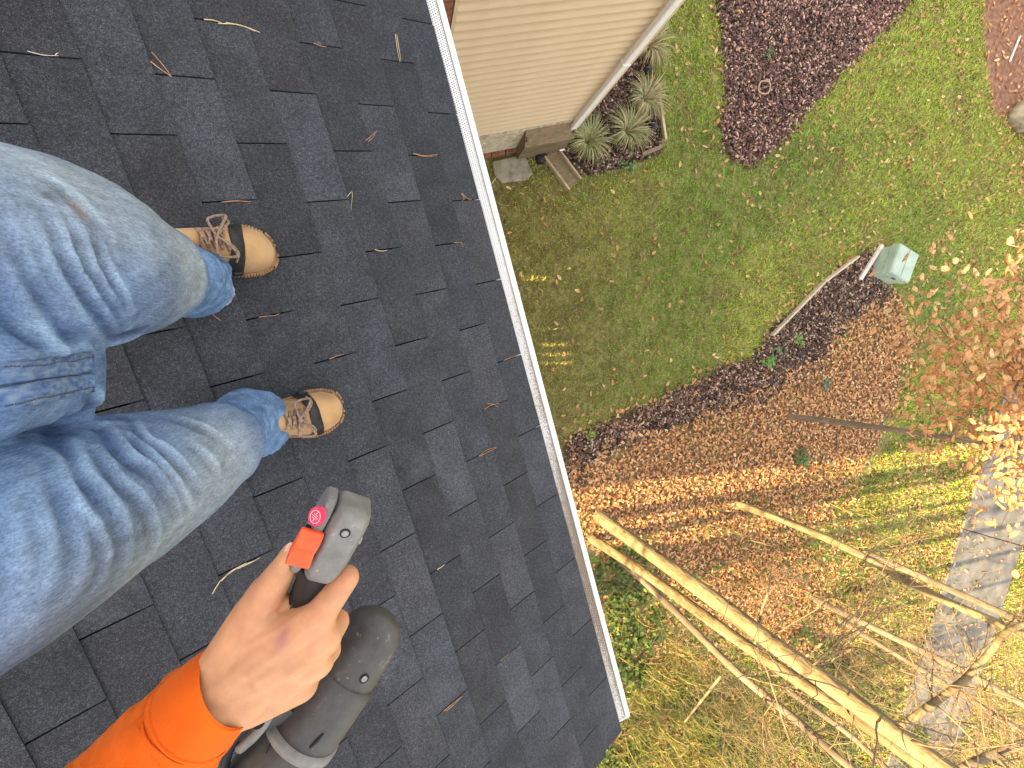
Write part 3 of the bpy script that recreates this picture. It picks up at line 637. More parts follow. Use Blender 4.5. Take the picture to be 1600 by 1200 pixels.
    for sg in (1, -1):       # bow loops flopping sideways
        base = P(.52, 0, .010)
        loop = [base, base + s_ * sg * .022 + f_ * .016 + RN * .012, base + s_ * sg * .046 + f_ * (.030) + RN * .000, base + s_ * sg * .042 - f_ * .004 - RN * .006, base + s_ * sg * .018 - f_ * .006 + RN * .008, base]
        lm.tube(resample(loop, 26), .0031, 7)
        tail = [base, base + s_ * sg * .018 + f_ * .020 + RN * .006, base + s_ * sg * .036 + f_ * .036 - RN * .014, base + s_ * sg * .052 + f_ * .030 - RN * .035]
        lm.tube(resample(tail, 14), .0028, 7)
    lm.capsule(P(.515, -.12, .010), .006, P(.525, .12, .010), .006, 8)
    lm.build('laces', lace_m, up_, True)
    return up_
boot(R(424, 398), R(329, 405), 1, 'tan suede boot of the left foot, toe pointing to the gutter')
boot(R(527, 634), R(424, 651), -1, 'tan suede boot of the right foot, nearer the gutter')
# --- skin: right hand and forearm, head, left arm
skin, t, b = node_mat('skin'); N = t.nodes.new; L = t.links.new
tc = N('ShaderNodeTexCoord'); at = N('ShaderNodeAttribute'); at.attribute_name = 'tone'
def nz2(s, d_): 
    n = N('ShaderNodeTexNoise'); n.inputs['Scale'].default_value = s; n.inputs['Detail'].default_value = d_; L(tc.outputs['Object'], n.inputs['Vector']); return n.outputs['Fac']
r_ = N('ShaderNodeMapRange'); r_.inputs[1].default_value = .3; r_.inputs[2].default_value = .7; r_.inputs[3].default_value = .88; r_.inputs[4].default_value = 1.1; L(nz2(70, 6), r_.inputs[0])
vm = N('ShaderNodeVectorMath'); vm.operation = 'SCALE'; L(at.outputs['Color'], vm.inputs[0]); L(r_.outputs[0], vm.inputs['Scale']); L(vm.outputs[0], b.inputs['Base Color'])
b.inputs['Roughness'].default_value = .5; b.inputs['Specular IOR Level'].default_value = .35
b.inputs['Subsurface Weight'].default_value = .25; b.inputs['Subsurface Radius'].default_value = (.008, .003, .0015); b.inputs['Subsurface Scale'].default_value = .6
v = N('ShaderNodeTexVoronoi'); v.inputs['Scale'].default_value = 420; v.feature = 'DISTANCE_TO_EDGE'; L(tc.outputs['Object'], v.inputs['Vector'])
bp = N('ShaderNodeBump'); bp.inputs['Strength'].default_value = .18; bp.inputs['Distance'].default_value = .001; L(v.outputs['Distance'], bp.inputs['Height'])
bp2 = N('ShaderNodeBump'); bp2.inputs['Strength'].default_value = .25; bp2.inputs['Distance'].default_value = .004; L(nz2(45, 4), bp2.inputs['Height']); L(bp2.outputs[0], bp.inputs['Normal']); L(bp.outputs[0], b.inputs['Normal'])
hm = MB()
def cap(a, ra, b_, rb): hm.capsule(A(*a), ra, A(*b_), rb)
WR = (352, 1088, .402)
cap((262, 1172, .402), .032, (335, 1097, .402), .028); cap((330, 1084, .403), .026, (372, 1052, .402), .025); cap((345, 1106, .404), .026, (392, 1082, .406), .025)
# metacarpals
cap((360, 1055, .402), .022, (498, 962, .392), .0160); cap((368, 1066, .402), .022, (505, 998, .394), .0160); cap((376, 1082, .404), .022, (494, 1033, .402), .0160); cap((390, 1096, .408), .021, (470, 1070, .412), .0155)
cap((348, 1046, .404), .022, (400, 962, .408), .0205)
cap((400, 1000, .404), .021, (470, 975, .398), .016)
# index
cap((498, 962, .390), .0140, (541, 903, .386), .0112); cap((541, 903, .386), .0110, (532, 921, .420), .0100); cap((532, 921, .420), .0098, (498, 928, .436), .0085)
# middle, ring, little: curl over the right side of the grip and under it
cap((505, 998, .392), .0146, (526, 972, .420), .0120); cap((526, 972, .420), .0116, (517, 966, .452), .0100); cap((517, 966, .452), .0098, (486, 962, .460), .0088)
cap((494, 1033, .402), .0140, (514, 1016, .428), .0116); cap((514, 1016, .428), .0108, (503, 1003, .460), .0098); cap((503, 1003, .46), .0095, (472, 995, .466), .0085)
cap((470, 1070, .412), .0132, (486, 1056, .440), .0104); cap((486, 1056, .440), .0098, (474, 1040, .468), .0088); cap((474, 1040, .468), .0085, (448, 1030, .472), .0078)
# thumb along the left side of the grip
cap((400, 962, .408), .0200, (418, 926, .408), .0165); cap((418, 926, .408), .0155, (440, 893, .402), .0124); cap((440, 893, .402), .0120, (456, 862, .396), .0085)
cap((430, 950, .414), .014, (470, 945, .410), .011)
# forearm up to the elbow, upper arm (under the sleeve)
ELB = A(0, 1450, .345); SHR = Vector((-.62, -.24, CAMZ + .06)); SHL = Vector((-.60, .24, CAMZ + .06)); ELL = Vector((-.52, .36, CAMZ - .14))
hm.capsule(A(262, 1172, .402), .032, A(170, 1275, .388), .036)
body = skinned('body', hm, .0021, 7, skin, person)
me = body.data; co = coords(me); no = normals(me); TH = bvh(body)
disp = np.zeros(len(co))
def hand_ridge(pts, amp, wid):
    P = [cast(TH, *q) for q in pts]; P = [p for p in P if p is not None]
    if len(P) < 2: return 0
    P = np.array(resample(P, 20)); d = np.full(len(co), 9.)
    for i in range(19):
        a, e = P[i], P[i + 1] - P[i]; tt = np.clip(((co - a) @ e) / (e @ e + 1e-12), 0, 1); d = np.minimum(d, np.linalg.norm(co - a - tt[:, None] * e, axis=1))
    return amp * np.exp(-(d / wid) ** 2)
for pts, amp, wid in (([(395, 1050), (450, 1005), (500, 968)], .0011, .004), ([(400, 1065), (455, 1030), (503, 998)], .0011, .004), ([(405, 1080), (450, 1058), (488, 1028)], .0009, .0035), ([(385, 1010), (430, 985), (475, 955)], .0006, .0025),
                      ([(452, 990), (470, 1010), (478, 1030)], .0006, .002), ([(345, 1040), (372, 1010), (385, 980)], .0009, .004), ([(535, 893), (548, 905)], .0006, .003)): disp += hand_ridge(pts, amp, wid)
for pts, amp, wid in (([(425, 1020), (480, 985)], -.0010, .005), ([(430, 1048), (480, 1015)], -.0008, .005), ([(340, 1030), (375, 1050), (395, 1080)], -.0006, .003), ([(430, 915), (447, 908)], -.0005, .0016), ([(433, 908), (450, 902)], -.0005, .0014), ([(532, 908), (545, 895)], -.0005, .0013), ([(526, 915), (536, 925)], -.0004, .0013), ([(455, 925), (448, 945), (440, 955)], -.0012, .003)): disp += hand_ridge(pts, amp, wid)
for q in ((500, 962), (505, 992), (490, 1022), (463, 1055), (541, 902)):
    p = cast(TH, *q); 
    if p is not None: disp += .0013 * np.exp(-(np.linalg.norm(co - np.array(p), axis=1) / .008) ** 2)
setco(me, co + no * disp[:, None])
c = np.tile(np.array([.53, .270, .140]), (len(co), 1)); c *= (.9 + .25 * fbm(co[:, 0], co[:, 1], 30))[:, None]
def spot(px, py, rad, cc, k=.6):
    global c
    p = cast(TH, px, py)
    if p is not None: g = np.exp(-(np.linalg.norm(co - np.array(p), axis=1) / rad) ** 2)[:, None] * k; c = c * (1 - g) + np.array(cc) * g
spot(441, 998, .0055, (.40, .16, .16), .6); spot(439, 1006, .005, (.40, .16, .17), .5); spot(445, 990, .004, (.42, .16, .16), .5)
for q in ((541, 903), (503, 962), (507, 994), (533, 955)): spot(*q, .010, (.56, .22, .13), .5)
spot(455, 858, .006, (.62, .36, .25), .7); spot(385, 1025, .012, (.48, .24, .15), .5); spot(412, 960, .02, (.52, .24, .14), .4)
attr_point(me, 'tone', c)
nail_m = mat('finger_nail', (.62, .40, .31), rough=.3)
pn = cast(TH, 455, 859, .0004)
if pn is not None:
    dirn = (A(458, 851, .394) - A(441, 893, .402)).normalized(); nn = (CAMP - pn).normalized(); nn = (nn - dirn * nn.dot(dirn)).normalized(); sn = dirn.cross(nn)
    V = []; F = []
    for i in range(7):
        for j in range(7):
            u, v_ = (i / 6 - .5) * .012, (j / 6 - .5) * .0095; V.append(pn + dirn * (u + .001) + sn * v_ * (1 - .35 * max(0, (i - 4) / 2)) - nn * (v_ * v_ * 55 - .0006))
    for i in range(6):
        for j in range(6): F.append((i * 7 + j, i * 7 + j + 1, i * 7 + 8 + j, i * 7 + 7 + j))
    obj('thumb_nail', V, F, nail_m, body, True)
# head, neck and left hand are above the frame
hd = MB(); hd.capsule(Vector((-.61, .02, CAMZ + .1)), .055, Vector((-.56, .02, CAMZ + .24)), .052); hd.capsule(Vector((-.56, .02, CAMZ + .34)), .082, Vector((-.53, .02, CAMZ + .27)), .068); hd.capsule(Vector((-.465, .02, CAMZ + .30)), .010, Vector((-.455, .02, CAMZ + .27)), .014)
ho = skinned('head', hd, .006, 4, skin, person); attr_point(ho.data, 'tone', np.tile(np.array([.5, .24, .13]), (len(ho.data.vertices), 1)))
hd = MB(); hd.capsule(Vector((-.36, .32, CAMZ - .01)), .028, Vector((-.30, .30, CAMZ + .03)), .027); hd.capsule(Vector((-.30, .30, CAMZ + .03)), .034, Vector((-.25, .275, CAMZ + .065)), .032)
for k in range(4): hd.capsule(Vector((-.25, .30 - k * .017, CAMZ + .075)), .010, Vector((-.225, .275 - k * .016, CAMZ + .105)), .009)
ho = skinned('hand', hd, .004, 3, skin, person); attr_point(ho.data, 'tone', np.tile(np.array([.5, .24, .13]), (len(ho.data.vertices), 1)))
# hair, mostly above the frame
hr = MB(); hr.capsule(Vector((-.575, .02, CAMZ + .37)), .088, Vector((-.59, .02, CAMZ + .30)), .080)
skinned('hair', hr, .006, 3, mat('dark_hair', (.03, .02, .015), (.06, .04, .03), scale=90, rough=.6), person)
# --- orange shirt
knit, t, b = node_mat('orange_knit'); N = t.nodes.new; L = t.links.new
tc = N('ShaderNodeTexCoord'); uvn = N('ShaderNodeAttribute'); uvn.attribute_name = 'tone'
wv_ = N('ShaderNodeMath'); wv_.operation = 'SINE'; sx = N('ShaderNodeSeparateColor'); L(uvn.outputs['Color'], sx.inputs[0]); mu = N('ShaderNodeMath'); mu.operation = 'MULTIPLY'; mu.inputs[1].default_value = 2 * math.pi * 130; L(sx.outputs[0], mu.inputs[0]); L(mu.outputs[0], wv_.inputs[0])
n = N('ShaderNodeTexNoise'); n.inputs['Scale'].default_value = 25; n.inputs['Detail'].default_value = 5; L(tc.outputs['Object'], n.inputs['Vector'])
rp = N('ShaderNodeValToRGB'); rp.color_ramp.elements[0].position = .3; rp.color_ramp.elements[1].position = .7; rp.color_ramp.elements[0].color = (.64, .095, .008, 1); rp.color_ramp.elements[1].color = (.74, .130, .010, 1); L(n.outputs['Fac'], rp.inputs[0]); L(rp.outputs[0], b.inputs['Base Color'])
b.inputs['Roughness'].default_value = .95; b.inputs['Specular IOR Level'].default_value = .1; b.inputs['Sheen Weight'].default_value = .2; b.inputs['Sheen Tint'].default_value = (1, .5, .2, 1)
bp = N('ShaderNodeBump'); bp.inputs['Strength'].default_value = .28; bp.inputs['Distance'].default_value = .0012; L(wv_.outputs[0], bp.inputs['Height']); L(bp.outputs[0], b.inputs['Normal'])
def sleeve(name, P, r, n, parent, rib=0.0, fold=0.0):
    P = resample(P, n); r = rs1(r, n); mb = MB(); seg = 72; mb.tube(P, r, seg, cap=False); o = mb.build(name, knit, parent, True)
    me = o.data; co = coords(me); no = normals(me); k = np.arange(len(co)); ang = (k % seg) / seg; al = (k // seg) / (n - 1)
    if np.mean(np.sum((co - np.array([tuple(P[i // seg]) for i in k])) * no, 1)) < 0: no = -no
    dsp = fold * (np.sin(al * 34 + 2.5 * np.sin(ang * 6.28 + al * 5)) * .35 * (fbm(al * 2, np.abs(ang - .5) * 2, 2, 4)) + 1.6 * (fbm(al * 3, np.abs(ang - .5) * 3, 3) - .5) + .5 * (fbm(al * 9, np.abs(ang - .5) * 6, 3, 7) - .5))
    dsp += rib * np.sin(ang * 6.28 * 40)
    setco(me, co + no * dsp[:, None]); attr_point(me, 'tone', np.stack([ang, al, al * 0], 1)); return o
shirt_t = MB()
tor = [Vector((-.62, .02, CAMZ + .10)), Vector((-.60, .02, CAMZ - .02)), Vector((-.55, .03, CAMZ - .18)), Vector((-.535, .035, CAMZ - .30))]
shirt_t.tube(resample(tor, 14), rs1([.12, .16, .15, .15], 14), 40, squash=.72, ref=(1, 0, 0)); shirt_t.capsule(SHR, .075, SHL, .075); shirt_t.capsule(SHR, .066, ELB, .055); shirt_t.capsule(SHL, .066, ELL, .055); shirt_t.capsule(ELL, .054, Vector((-.34, .315, CAMZ + .005)), .036)
shirt = skinned('shirt', shirt_t, .008, 5, knit, person); attr_point(shirt.data, 'tone', np.zeros((len(shirt.data.vertices), 3)))
def C(px, py, h): return A(px, py, h)
sl = sleeve('sleeve', [ELB, C(110, 1335, .372), C(175, 1265, .388), C(240, 1192, .400), C(295, 1128, .405), C(308, 1114, .405)], [.058, .053, .050, .0465, .0415, .0390], 60, shirt, fold=.0055)
cuff = sleeve('cuff', [C(297, 1126, .405), C(305, 1118, .405), C(313, 1110, .405), C(334, 1089, .404), C(350, 1075, .404), C(355, 1071, .404), C(358, 1069, .404)], [.0395, .0400, .0398, .0380, .0370, .0362, .0345], 26, shirt, rib=.0002, fold=.0006)
cuff['label'] = 'folded orange knit cuff'
# cuff seam
sm = MB(); P0, P1 = C(306, 1117, .405), C(313, 1110, .405); ax_ = (P1 - P0).normalized(); u_ = ax_.orthogonal().normalized(); v_ = ax_.cross(u_)
pts = [P0 + (u_ * math.cos(a) + v_ * math.sin(a)) * .0402 for a in np.linspace(0, 2 * math.pi, 60)]
sm.tube(pts, .0011, 6, cap=False); sm.build('cuff_seam', knit, cuff, True)
# ------------------------------------------------------------------ leaf blower in the right hand
blower = empty('leaf_blower', A(500, 1000, .45)); tag(blower, 'scuffed grey and black leaf blower with orange switch, held in the right hand', 'leaf blower')
def plastic(name, c1, c2, scuff, rough):
    m, t, b = node_mat(name); N = t.nodes.new; L = t.links.new; tc = N('ShaderNodeTexCoord')
    n = N('ShaderNodeTexNoise'); n.inputs['Scale'].default_value = 45; n.inputs['Detail'].default_value = 8; n.inputs['Roughness'].default_value = .7; L(tc.outputs['Object'], n.inputs['Vector'])
    rp = N('ShaderNodeValToRGB'); e = rp.color_ramp.elements; e[0].position = .32; e[0].color = (*c1, 1); e[1].position = .62; e[1].color = (*c2, 1); k = e.new(.70); k.color = (*scuff, 1); L(n.outputs['Fac'], rp.inputs[0])
    n2 = N('ShaderNodeTexNoise'); n2.inputs['Scale'].default_value = 200; n2.inputs['Detail'].default_value = 3; L(tc.outputs['Object'], n2.inputs['Vector'])
    r2 = N('ShaderNodeMapRange'); r2.inputs[1].default_value = .70; r2.inputs[2].default_value = .74; L(n2.outputs['Fac'], r2.inputs[0])
    mx = N('ShaderNodeMix'); mx.data_type = 'RGBA'; L(r2.outputs[0], mx.inputs[0]); L(rp.outputs[0], mx.inputs[6]); mx.inputs[7].default_value = (*scuff, 1); L(mx.outputs[2], b.inputs['Base Color'])
    rr = N('ShaderNodeMapRange'); rr.inputs[3].default_value = rough - .1; rr.inputs[4].default_value = rough + .2; L(n.outputs['Fac'], rr.inputs[0]); L(rr.outputs[0], b.inputs['Roughness'])
    bp = N('ShaderNodeBump'); bp.inputs['Strength'].default_value = .12; bp.inputs['Distance'].default_value = .001; L(n2.outputs['Fac'], bp.inputs['Height']); L(bp.outputs[0], b.inputs['Normal']); b.inputs['Specular IOR Level'].default_value = .5
    return m
grey_pl = plastic('grey_plastic', (.12, .12, .118), (.20, .195, .185), (.32, .29, .23), .50)
black_pl = plastic('black_plastic', (.030, .030, .031), (.060, .058, .056), (.17, .14, .10), .46)
blk = mat('matt_black', (.01, .01, .011), rough=.6)
steel = mat('screw_steel', (.22, .22, .22), (.34, .34, .33), scale=300, rough=.5, metal=1)
hc = A(513, 843, .374); ha = (A(548, 788, .370) - A(484, 905, .380)).normalized(); vn = (CAMP - hc); vn = (vn - ha * vn.dot(ha)).normalized()
hb = ha.cross(vn).normalized()
if (A(570, 820, .372) - A(460, 850, .372)).dot(hb) < 0: hb = -hb
ang = math.radians(13); hn = (vn * math.cos(ang) + hb * math.sin(ang)).normalized(); hb2 = (hb * math.cos(ang) - vn * math.sin(ang)).normalized()
def HP(a, b_, n_): return hc + ha * a + hb2 * b_ + hn * n_
def loft_head(name, b0, b1, n0, n1, m, parent, bev, ends=1.0):
    secs = []
    for a, w_, t_ in ((-.0375, .45, .40), (-.0345, .72, .68), (-.028, .9, .86), (-.015, 1, .97), (.012, 1, 1), (.026, .97, .99), (.034, .86, .90), (.0375, .66, .62)):
        cb = (b0 + b1) / 2; hb_ = (b1 - b0) / 2; cn = (n0 + n1) / 2; hn_ = (n1 - n0) / 2
        secs.append([HP(a * ends, cb + x * hb_ * w_, cn - hn_ * (1 - t_) * .4 + y * hn_ * t_) for x, y in ((-1, -1), (1, -1), (1, .35), (.62, 1), (-.72, 1), (-1, .55))])
    V = [p for s_ in secs for p in s_]; k = 6; F = []
    for i in range(len(secs) - 1):
        for j in range(k): F.append((i * k + j, i * k + (j + 1) % k, (i + 1) * k + (j + 1) % k, (i + 1) * k + j))
    F += [tuple(range(k - 1, -1, -1)), tuple(range((len(secs) - 1) * k, len(secs) * k))]
    o = obj(name, V, F, m, parent, True); bevel(o, bev, 3, 12); return o
head = loft_head('throttle_head', -.0085, .0235, -.022, .0170, grey_pl, blower, .0055); head['label'] = 'scuffed grey throttle head above the hand'
loft_head('side_shell', -.0190, -.0075, -.020, .0110, grey_pl, head, .0035, .985)
MB().tube([HP(.020, .0055, .0155), HP(.020, .0055, .0172)], .0042, 16).build('screw_recess', blk, head)
MB().tube([HP(.020, .0055, .0165), HP(.020, .0055, .0178)], .0028, 14).build('screw', steel, head)
MB().tube([HP(.010, .0195, .004), HP(.010, .0235, .004)], .0035, 12).build('screw', steel, head)
orange_pl = mat('orange_plastic', (.78, .075, .012), (.86, .11, .018), scale=60, rough=.38, spec=.5)
sw = MB(); 
V = [HP(a, b_, n_) for b_ in (-.0195, -.0075) for a, n_ in ((-.011, .006), (.012, .010), (.012, .0145), (.004, .0185), (-.006, .0165), (-.013, .0235), (-.0165, .020), (-.013, .010))]
sh_ = [p - hb2 * .006 for p in V[:8]]; V = sh_ + V[8:]
sw.add(V, [tuple(range(7, -1, -1)), tuple(range(8, 16))] + [(i, (i + 1) % 8, 8 + (i + 1) % 8, 8 + i) for i in range(8)])
so = sw.build('switch', orange_pl, head); bevel(so, .0012, 2); so['label'] = 'orange slide switch'
MB().obox(HP(-.003, -.0145, .0085), ha * .014, hb2 * .0078, hn * .004).build('switch_slot', blk, head)
# pink sticker with a white emblem
pink = mat('pink_sticker', (.62, .035, .10), (.72, .06, .14), scale=80, rough=.4); wht = mat('sticker_print', (.75, .5, .52), rough=.5)
stn = (hn * .75 - hb2 * .65).normalized(); stc = HP(.0235, -.0180, .0095) + stn * .0035; sa = (ha - stn * ha.dot(stn)).normalized(); sb = stn.cross(sa)
mb = MB(); mb.add([stc + (sa * math.cos(q) * .0080 + sb * math.sin(q) * .0066) for q in np.linspace(0, 2 * math.pi, 25)[:-1]] + [stc - stn * .004 + (sa * math.cos(q) * .0080 + sb * math.sin(q) * .0066) for q in np.linspace(0, 2 * math.pi, 25)[:-1]], [tuple(range(24))] + [(i, (i + 1) % 24, 24 + (i + 1) % 24, 24 + i) for i in range(24)]); st = mb.build('sticker', pink, head)
mb = MB(); ring = [stc + stn * .0003 + (sa * math.cos(q) * .0052 + sb * math.sin(q) * .0046) for q in np.linspace(0, 2 * math.pi, 25)]; mb.tube(ring, .00035, 5, cap=False)
for q in (-.0016, 0, .0016): mb.tube([stc + stn * .0003 + sa * q - sb * (.003 - abs(q) * .5), stc + stn * .0003 + sa * q + sb * (.003 - abs(q) * .5)], .0003, 5)
mb.tube([stc + stn * .0003 - sa * .004, stc + stn * .0003 - sa * .0024], .0004, 5); mb.tube([stc + stn * .0003 + sa * .004, stc + stn * .0003 + sa * .0024], .0004, 5)
mb.build('emblem', wht, st)
# grip under the palm
gp = resample([A(499, 880, .388), A(490, 905, .398), A(474, 945, .416), A(440, 1010, .438), A(398, 1090, .458)], 18)
grip = MB().tube(gp, rs1([.015, .0145, .0150, .0165, .0165, .017], 18), 20).build('grip', blk, blower, True)
MB().obox(A(484, 932, .405), ha * .012, hb2 * .012, hn * .006).build('trigger', black_pl, grip)
# housing
hs = [(599, 964, .520, .016), (595, 970, .516, .028), (588, 980, .512, .0335), (574, 1000, .509, .0362), (540, 1050, .502, .0372), (480, 1132, .492, .0385), (420, 1215, .482, .040), (340, 1322, .468, .042)]
hp = resample([A(a, b_, h) for a, b_, h, r in hs], 40); hr_ = rs1([h[3] for h in hs], 40)
hous = MB().tube(hp, hr_, 48).build('housing', black_pl, blower, True); hous['label'] = 'black rounded blower housing with screw holes'
i0 = 22; MB().tube(hp[i0:], [r + .0028 for r in hr_[i0:]], 48).build('collar', black_pl, hous, True)
i1 = 28; MB().tube(hp[i1:i1 + 2], [hr_[i1] + .0052] * 2, 48).build('clamp_ring', grey_pl, hous, True)
THs = bvh(hous)
def on_housing(px, py, off): 
    d_ = (A(px, py, 1.0) - CAMP).normalized(); h_ = THs.ray_cast(CAMP, d_); return (h_[0], h_[1]) if h_[0] is not None else (A(px, py, .47), Vector((0, 0, 1)))
p, nn = on_housing(569, 1060, 0); MB().tube([p - nn * .002, p + nn * .0009], .0052, 18).build('screw_recess', blk, hous); MB().tube([p - nn * .002, p + nn * .0014], .0032, 14).build('screw', steel, hous)
p, nn = on_housing(532, 978, 0); MB().tube([p - nn * .002, p + nn * .0012], .003, 12).build('screw', steel, hous)
for (a, b_) in (((452, 1112), (486, 1078)), ((484, 1165), (505, 1143)), ((418, 1175), (432, 1155))):
    p0, n0 = on_housing(*a, 0); p1, n1 = on_housing(*b_, 0)
    MB().tube(resample([p0 + n0 * .0026, (p0 + p1) / 2 + (n0 + n1) * .0022, p1 + n1 * .0026], 8), .0014, 6).build('vent_slot', blk, hous)
# bracket joining grip and housing, with a cable
br = MB(); br.obox((A(405, 1092, .455) + A(455, 1150, .478)) / 2, (A(455, 1150, .478) - A(405, 1092, .455)) / 2, hb2 * .014, ha * .011)
bevel(br.build('bracket', black_pl, blower), .004, 2)
MB().tube(resample([A(400, 1092, .452), A(392, 1128, .455), A(366, 1158, .462), A(352, 1200, .47), A(360, 1260, .47)], 24), .0042, 10).build('cable', blk, blower, True)
MB().tube(resample([A(432, 1080, .452), A(418, 1120, .448), A(398, 1148, .452), A(376, 1168, .462)], 20), .0055, 10).build('linkage', grey_pl, blower, True)
for q in ((404, 1128), (414, 1112)):
    pp = A(*q, .446); MB().tube([pp, pp + (CAMP - pp).normalized() * .004], .006, 14).build('knob', blk, blower)
# ------------------------------------------------------------------ yard
def noisy_poly(pts, amp=.05, step=.10, s=4, o=0):
    P = [Vector(p) for p in pts]; out = []
    for a, b_ in zip(P, P[1:] + P[:1]):
        n = max(1, int((b_ - a).length / step))
        for i in range(n):
            q = a.lerp(b_, i / n); out.append((float(q.x + amp * 2 * (fbm(q.x, q.y, s, o) - .5)), float(q.y + amp * 2 * (fbm(q.x, q.y, s, o + 9) - .5))))
    return out
def sheet(name, pts, z, m):
    bm = bmesh.new(); vs_ = [bm.verts.new((x, y, z)) for x, y in pts]; f_ = bm.faces.new(vs_); bmesh.ops.triangulate(bm, faces=[f_])
    me = bpy.data.meshes.new(name); bm.to_mesh(me); bm.free(); me.materials.append(m)
    if me.polygons and me.polygons[0].normal.z < 0: me.flip_normals()
    o = bpy.data.objects.new(name, me); COL.objects.link(o); o['kind'] = 'structure'; return o
soil_lawn = mat('lawn_soil', (.16, .16, .05), (.28, .25, .10), scale=3.5, rough=1, bump=.6, bscale=60, c3=(.10, .075, .035), s3=1.3, m3=.7)
mulch_soil = mat('mulch_soil', (.022, .014, .010), (.07, .045, .032), scale=30, rough=1, bump=.8, bscale=60)
litter_soil = mat('litter_soil', (.12, .07, .04), (.26, .16, .085), scale=14, rough=1, bump=.8, bscale=40)
g = MB().add([(-60, -60, 0), (70, -60, 0), (70, 60, 0), (-60, 60, 0)], [(0, 1, 2, 3)]).build('ground', soil_lawn); g['kind'] = 'structure'
BED1 = GP([(1110, -110), (1118, 0), (1125, 60), (1134, 120), (1134, 165), (1124, 190), (1127, 228), (1145, 250), (1166, 259), (1195, 246), (1215, 225), (1255, 180), (1300, 130), (1350, 75), (1400, 25), (1425, 0), (1530, -110)])
BED2 = GP([(868, 222), (880, 250), (900, 276), (930, 272), (960, 266), (1000, 255), (1032, 240), (1036, 205), (1028, 160), (1018, 100), (1010, 50), (1000, 10), (985, 0), (960, 60), (900, 160)])
BED3 = GP([(878, 745), (884, 692), (930, 672), (1000, 640), (1060, 610), (1120, 580), (1180, 556), (1203, 520), (1272, 455), (1310, 424), (1352, 398), (1378, 400), (1372, 430), (1390, 455), (1382, 478), (1345, 488), (1305, 530), (1275, 575), (1232, 598), (1180, 632), (1110, 650), (1040, 668), (980, 690), (930, 720), (895, 770)])
LIT = GP([(870, 790), (900, 735), (960, 700), (1050, 668), (1130, 642), (1230, 598), (1300, 538), (1345, 490), (1400, 478), (1414, 520), (1410, 580), (1388, 660), (1365, 705), (1320, 735), (1290, 790), (1240, 850), (1310, 950), (1330, 1030), (1200, 1000), (1050, 915), (965, 868), (900, 830)])
b1 = noisy_poly(BED1, .05); b2 = noisy_poly(BED2, .03); b3 = noisy_poly(BED3, .09); lt = noisy_poly(LIT, .18, s=3)
sheet('mulch_bed', b1, .008, mulch_soil); sheet('mulch_bed', b2, .008, mulch_soil); sheet('mulch_bed', b3, .009, mulch_soil); sheet('leaf_covered_ground', lt, .004, litter_soil)
b4 = [(11.75, 3.4), (11.65, 2.2), (11.75, 1.2), (12.2, .95), (13.0, 1.2), (14.5, 2.2), (15, 4)]
sheet('mulch_bed', noisy_poly([(x, y, 0) for x, y in b4], .05), .006, mat('red_mulch', (.16, .075, .045), (.30, .16, .10), scale=12, rough=1, bump=.6))
# path of concrete slabs
conc = mat('concrete', (.13, .122, .112), (.21, .20, .185), scale=3, rough=.9, bump=.25, bscale=90, c3=(.09, .083, .073), s3=1.6, m3=.75)
path = MB(); pa = Vector((10.47, -5.78, 0)); pd = Vector((-2.83, -4.37, 0)).normalized(); pn = Vector((-pd.y, pd.x, 0)).normalized()
if pn.x < 0: pn = -pn
po = sheet('path', [tuple((pa + pd * a + pn * b_)[:2]) for a, b_ in ((-2.9, -.03), (9, -.03), (9, 2.07), (-2.9, 2.07))], .003, mulch_soil)
s0_ = (G(1500, 825) - pa).dot(pd)
for i in range(-1, 4):
    a0 = max(-2.85, s0_ + i * 3.05 + .008); a1 = s0_ + (i + 1) * 3.05 - .008
    mb = MB(); mb.obox(pa + pd * ((a0 + a1) / 2) + pn * 1.02 + Vector((0, 0, .02)), pd * (a1 - a0) / 2, pn * 1.02, Vector((0, 0, .026))); o = mb.build('slab', conc, po); bevel(o, .012, 2)
PATHP = [pa + pd * a + pn * b_ for a, b_ in ((-6, 0), (9, 0), (9, 2.04), (-6, 2.04))]
def inside(P, poly): return poly_sd(P, poly) < 0
def pts_uniform(n, x0=-1.2, x1=15.5, y0=-15, y1=4.6):
    P = np.zeros((n, 3)); P[:, 0] = x0 + rng.random(n) * (x1 - x0); P[:, 1] = y0 + rng.random(n) * (y1 - y0); return P
def visible(P, pad=60):
    c_ = (P - np.array([0, 0, CAMZ])) @ MC; x = 800 + FPX * c_[:, 0] / -c_[:, 2]; y = 600 - FPX * c_[:, 1] / -c_[:, 2]
    return (x > 560) & ((P[:, 0] > .2) | (P[:, 1] < -1.78)) & (x < 1600 + pad * 3) & (y > -pad * 2) & (y < 1200 + pad * 5)
WINGP = [(.1, 2.12), (3.13, 2.12), (3.13, 6), (.1, 6)]
def raw_sds(P): return dict(b1=poly_sd(P, b1), b2=poly_sd(P, b2), b3=poly_sd(P, b3), lit=poly_sd(P, lt), path=poly_sd(P, PATHP), wing=poly_sd(P, WINGP), b4=poly_sd(P, b4))
_gx = np.arange(-1.4, 16.0, .06); _gy = np.arange(-15.5, 5.2, .06); _GX, _GY = np.meshgrid(_gx, _gy, indexing='ij'); _GPT = np.stack([_GX.ravel(), _GY.ravel()], 1)
_raw = {k: v.reshape(_GX.shape) for k, v in raw_sds(_GPT).items()}
def gsamp(A_, P):
    u = np.clip((P[:, 0] + 1.4) / .06, 0, len(_gx) - 1.01); v = np.clip((P[:, 1] + 15.5) / .06, 0, len(_gy) - 1.01); i = u.astype(int); j = v.astype(int); fu = u - i; fv = v - j
    return (A_[i, j] * (1 - fu) + A_[i + 1, j] * fu) * (1 - fv) + (A_[i, j + 1] * (1 - fu) + A_[i + 1, j + 1] * fu) * fv
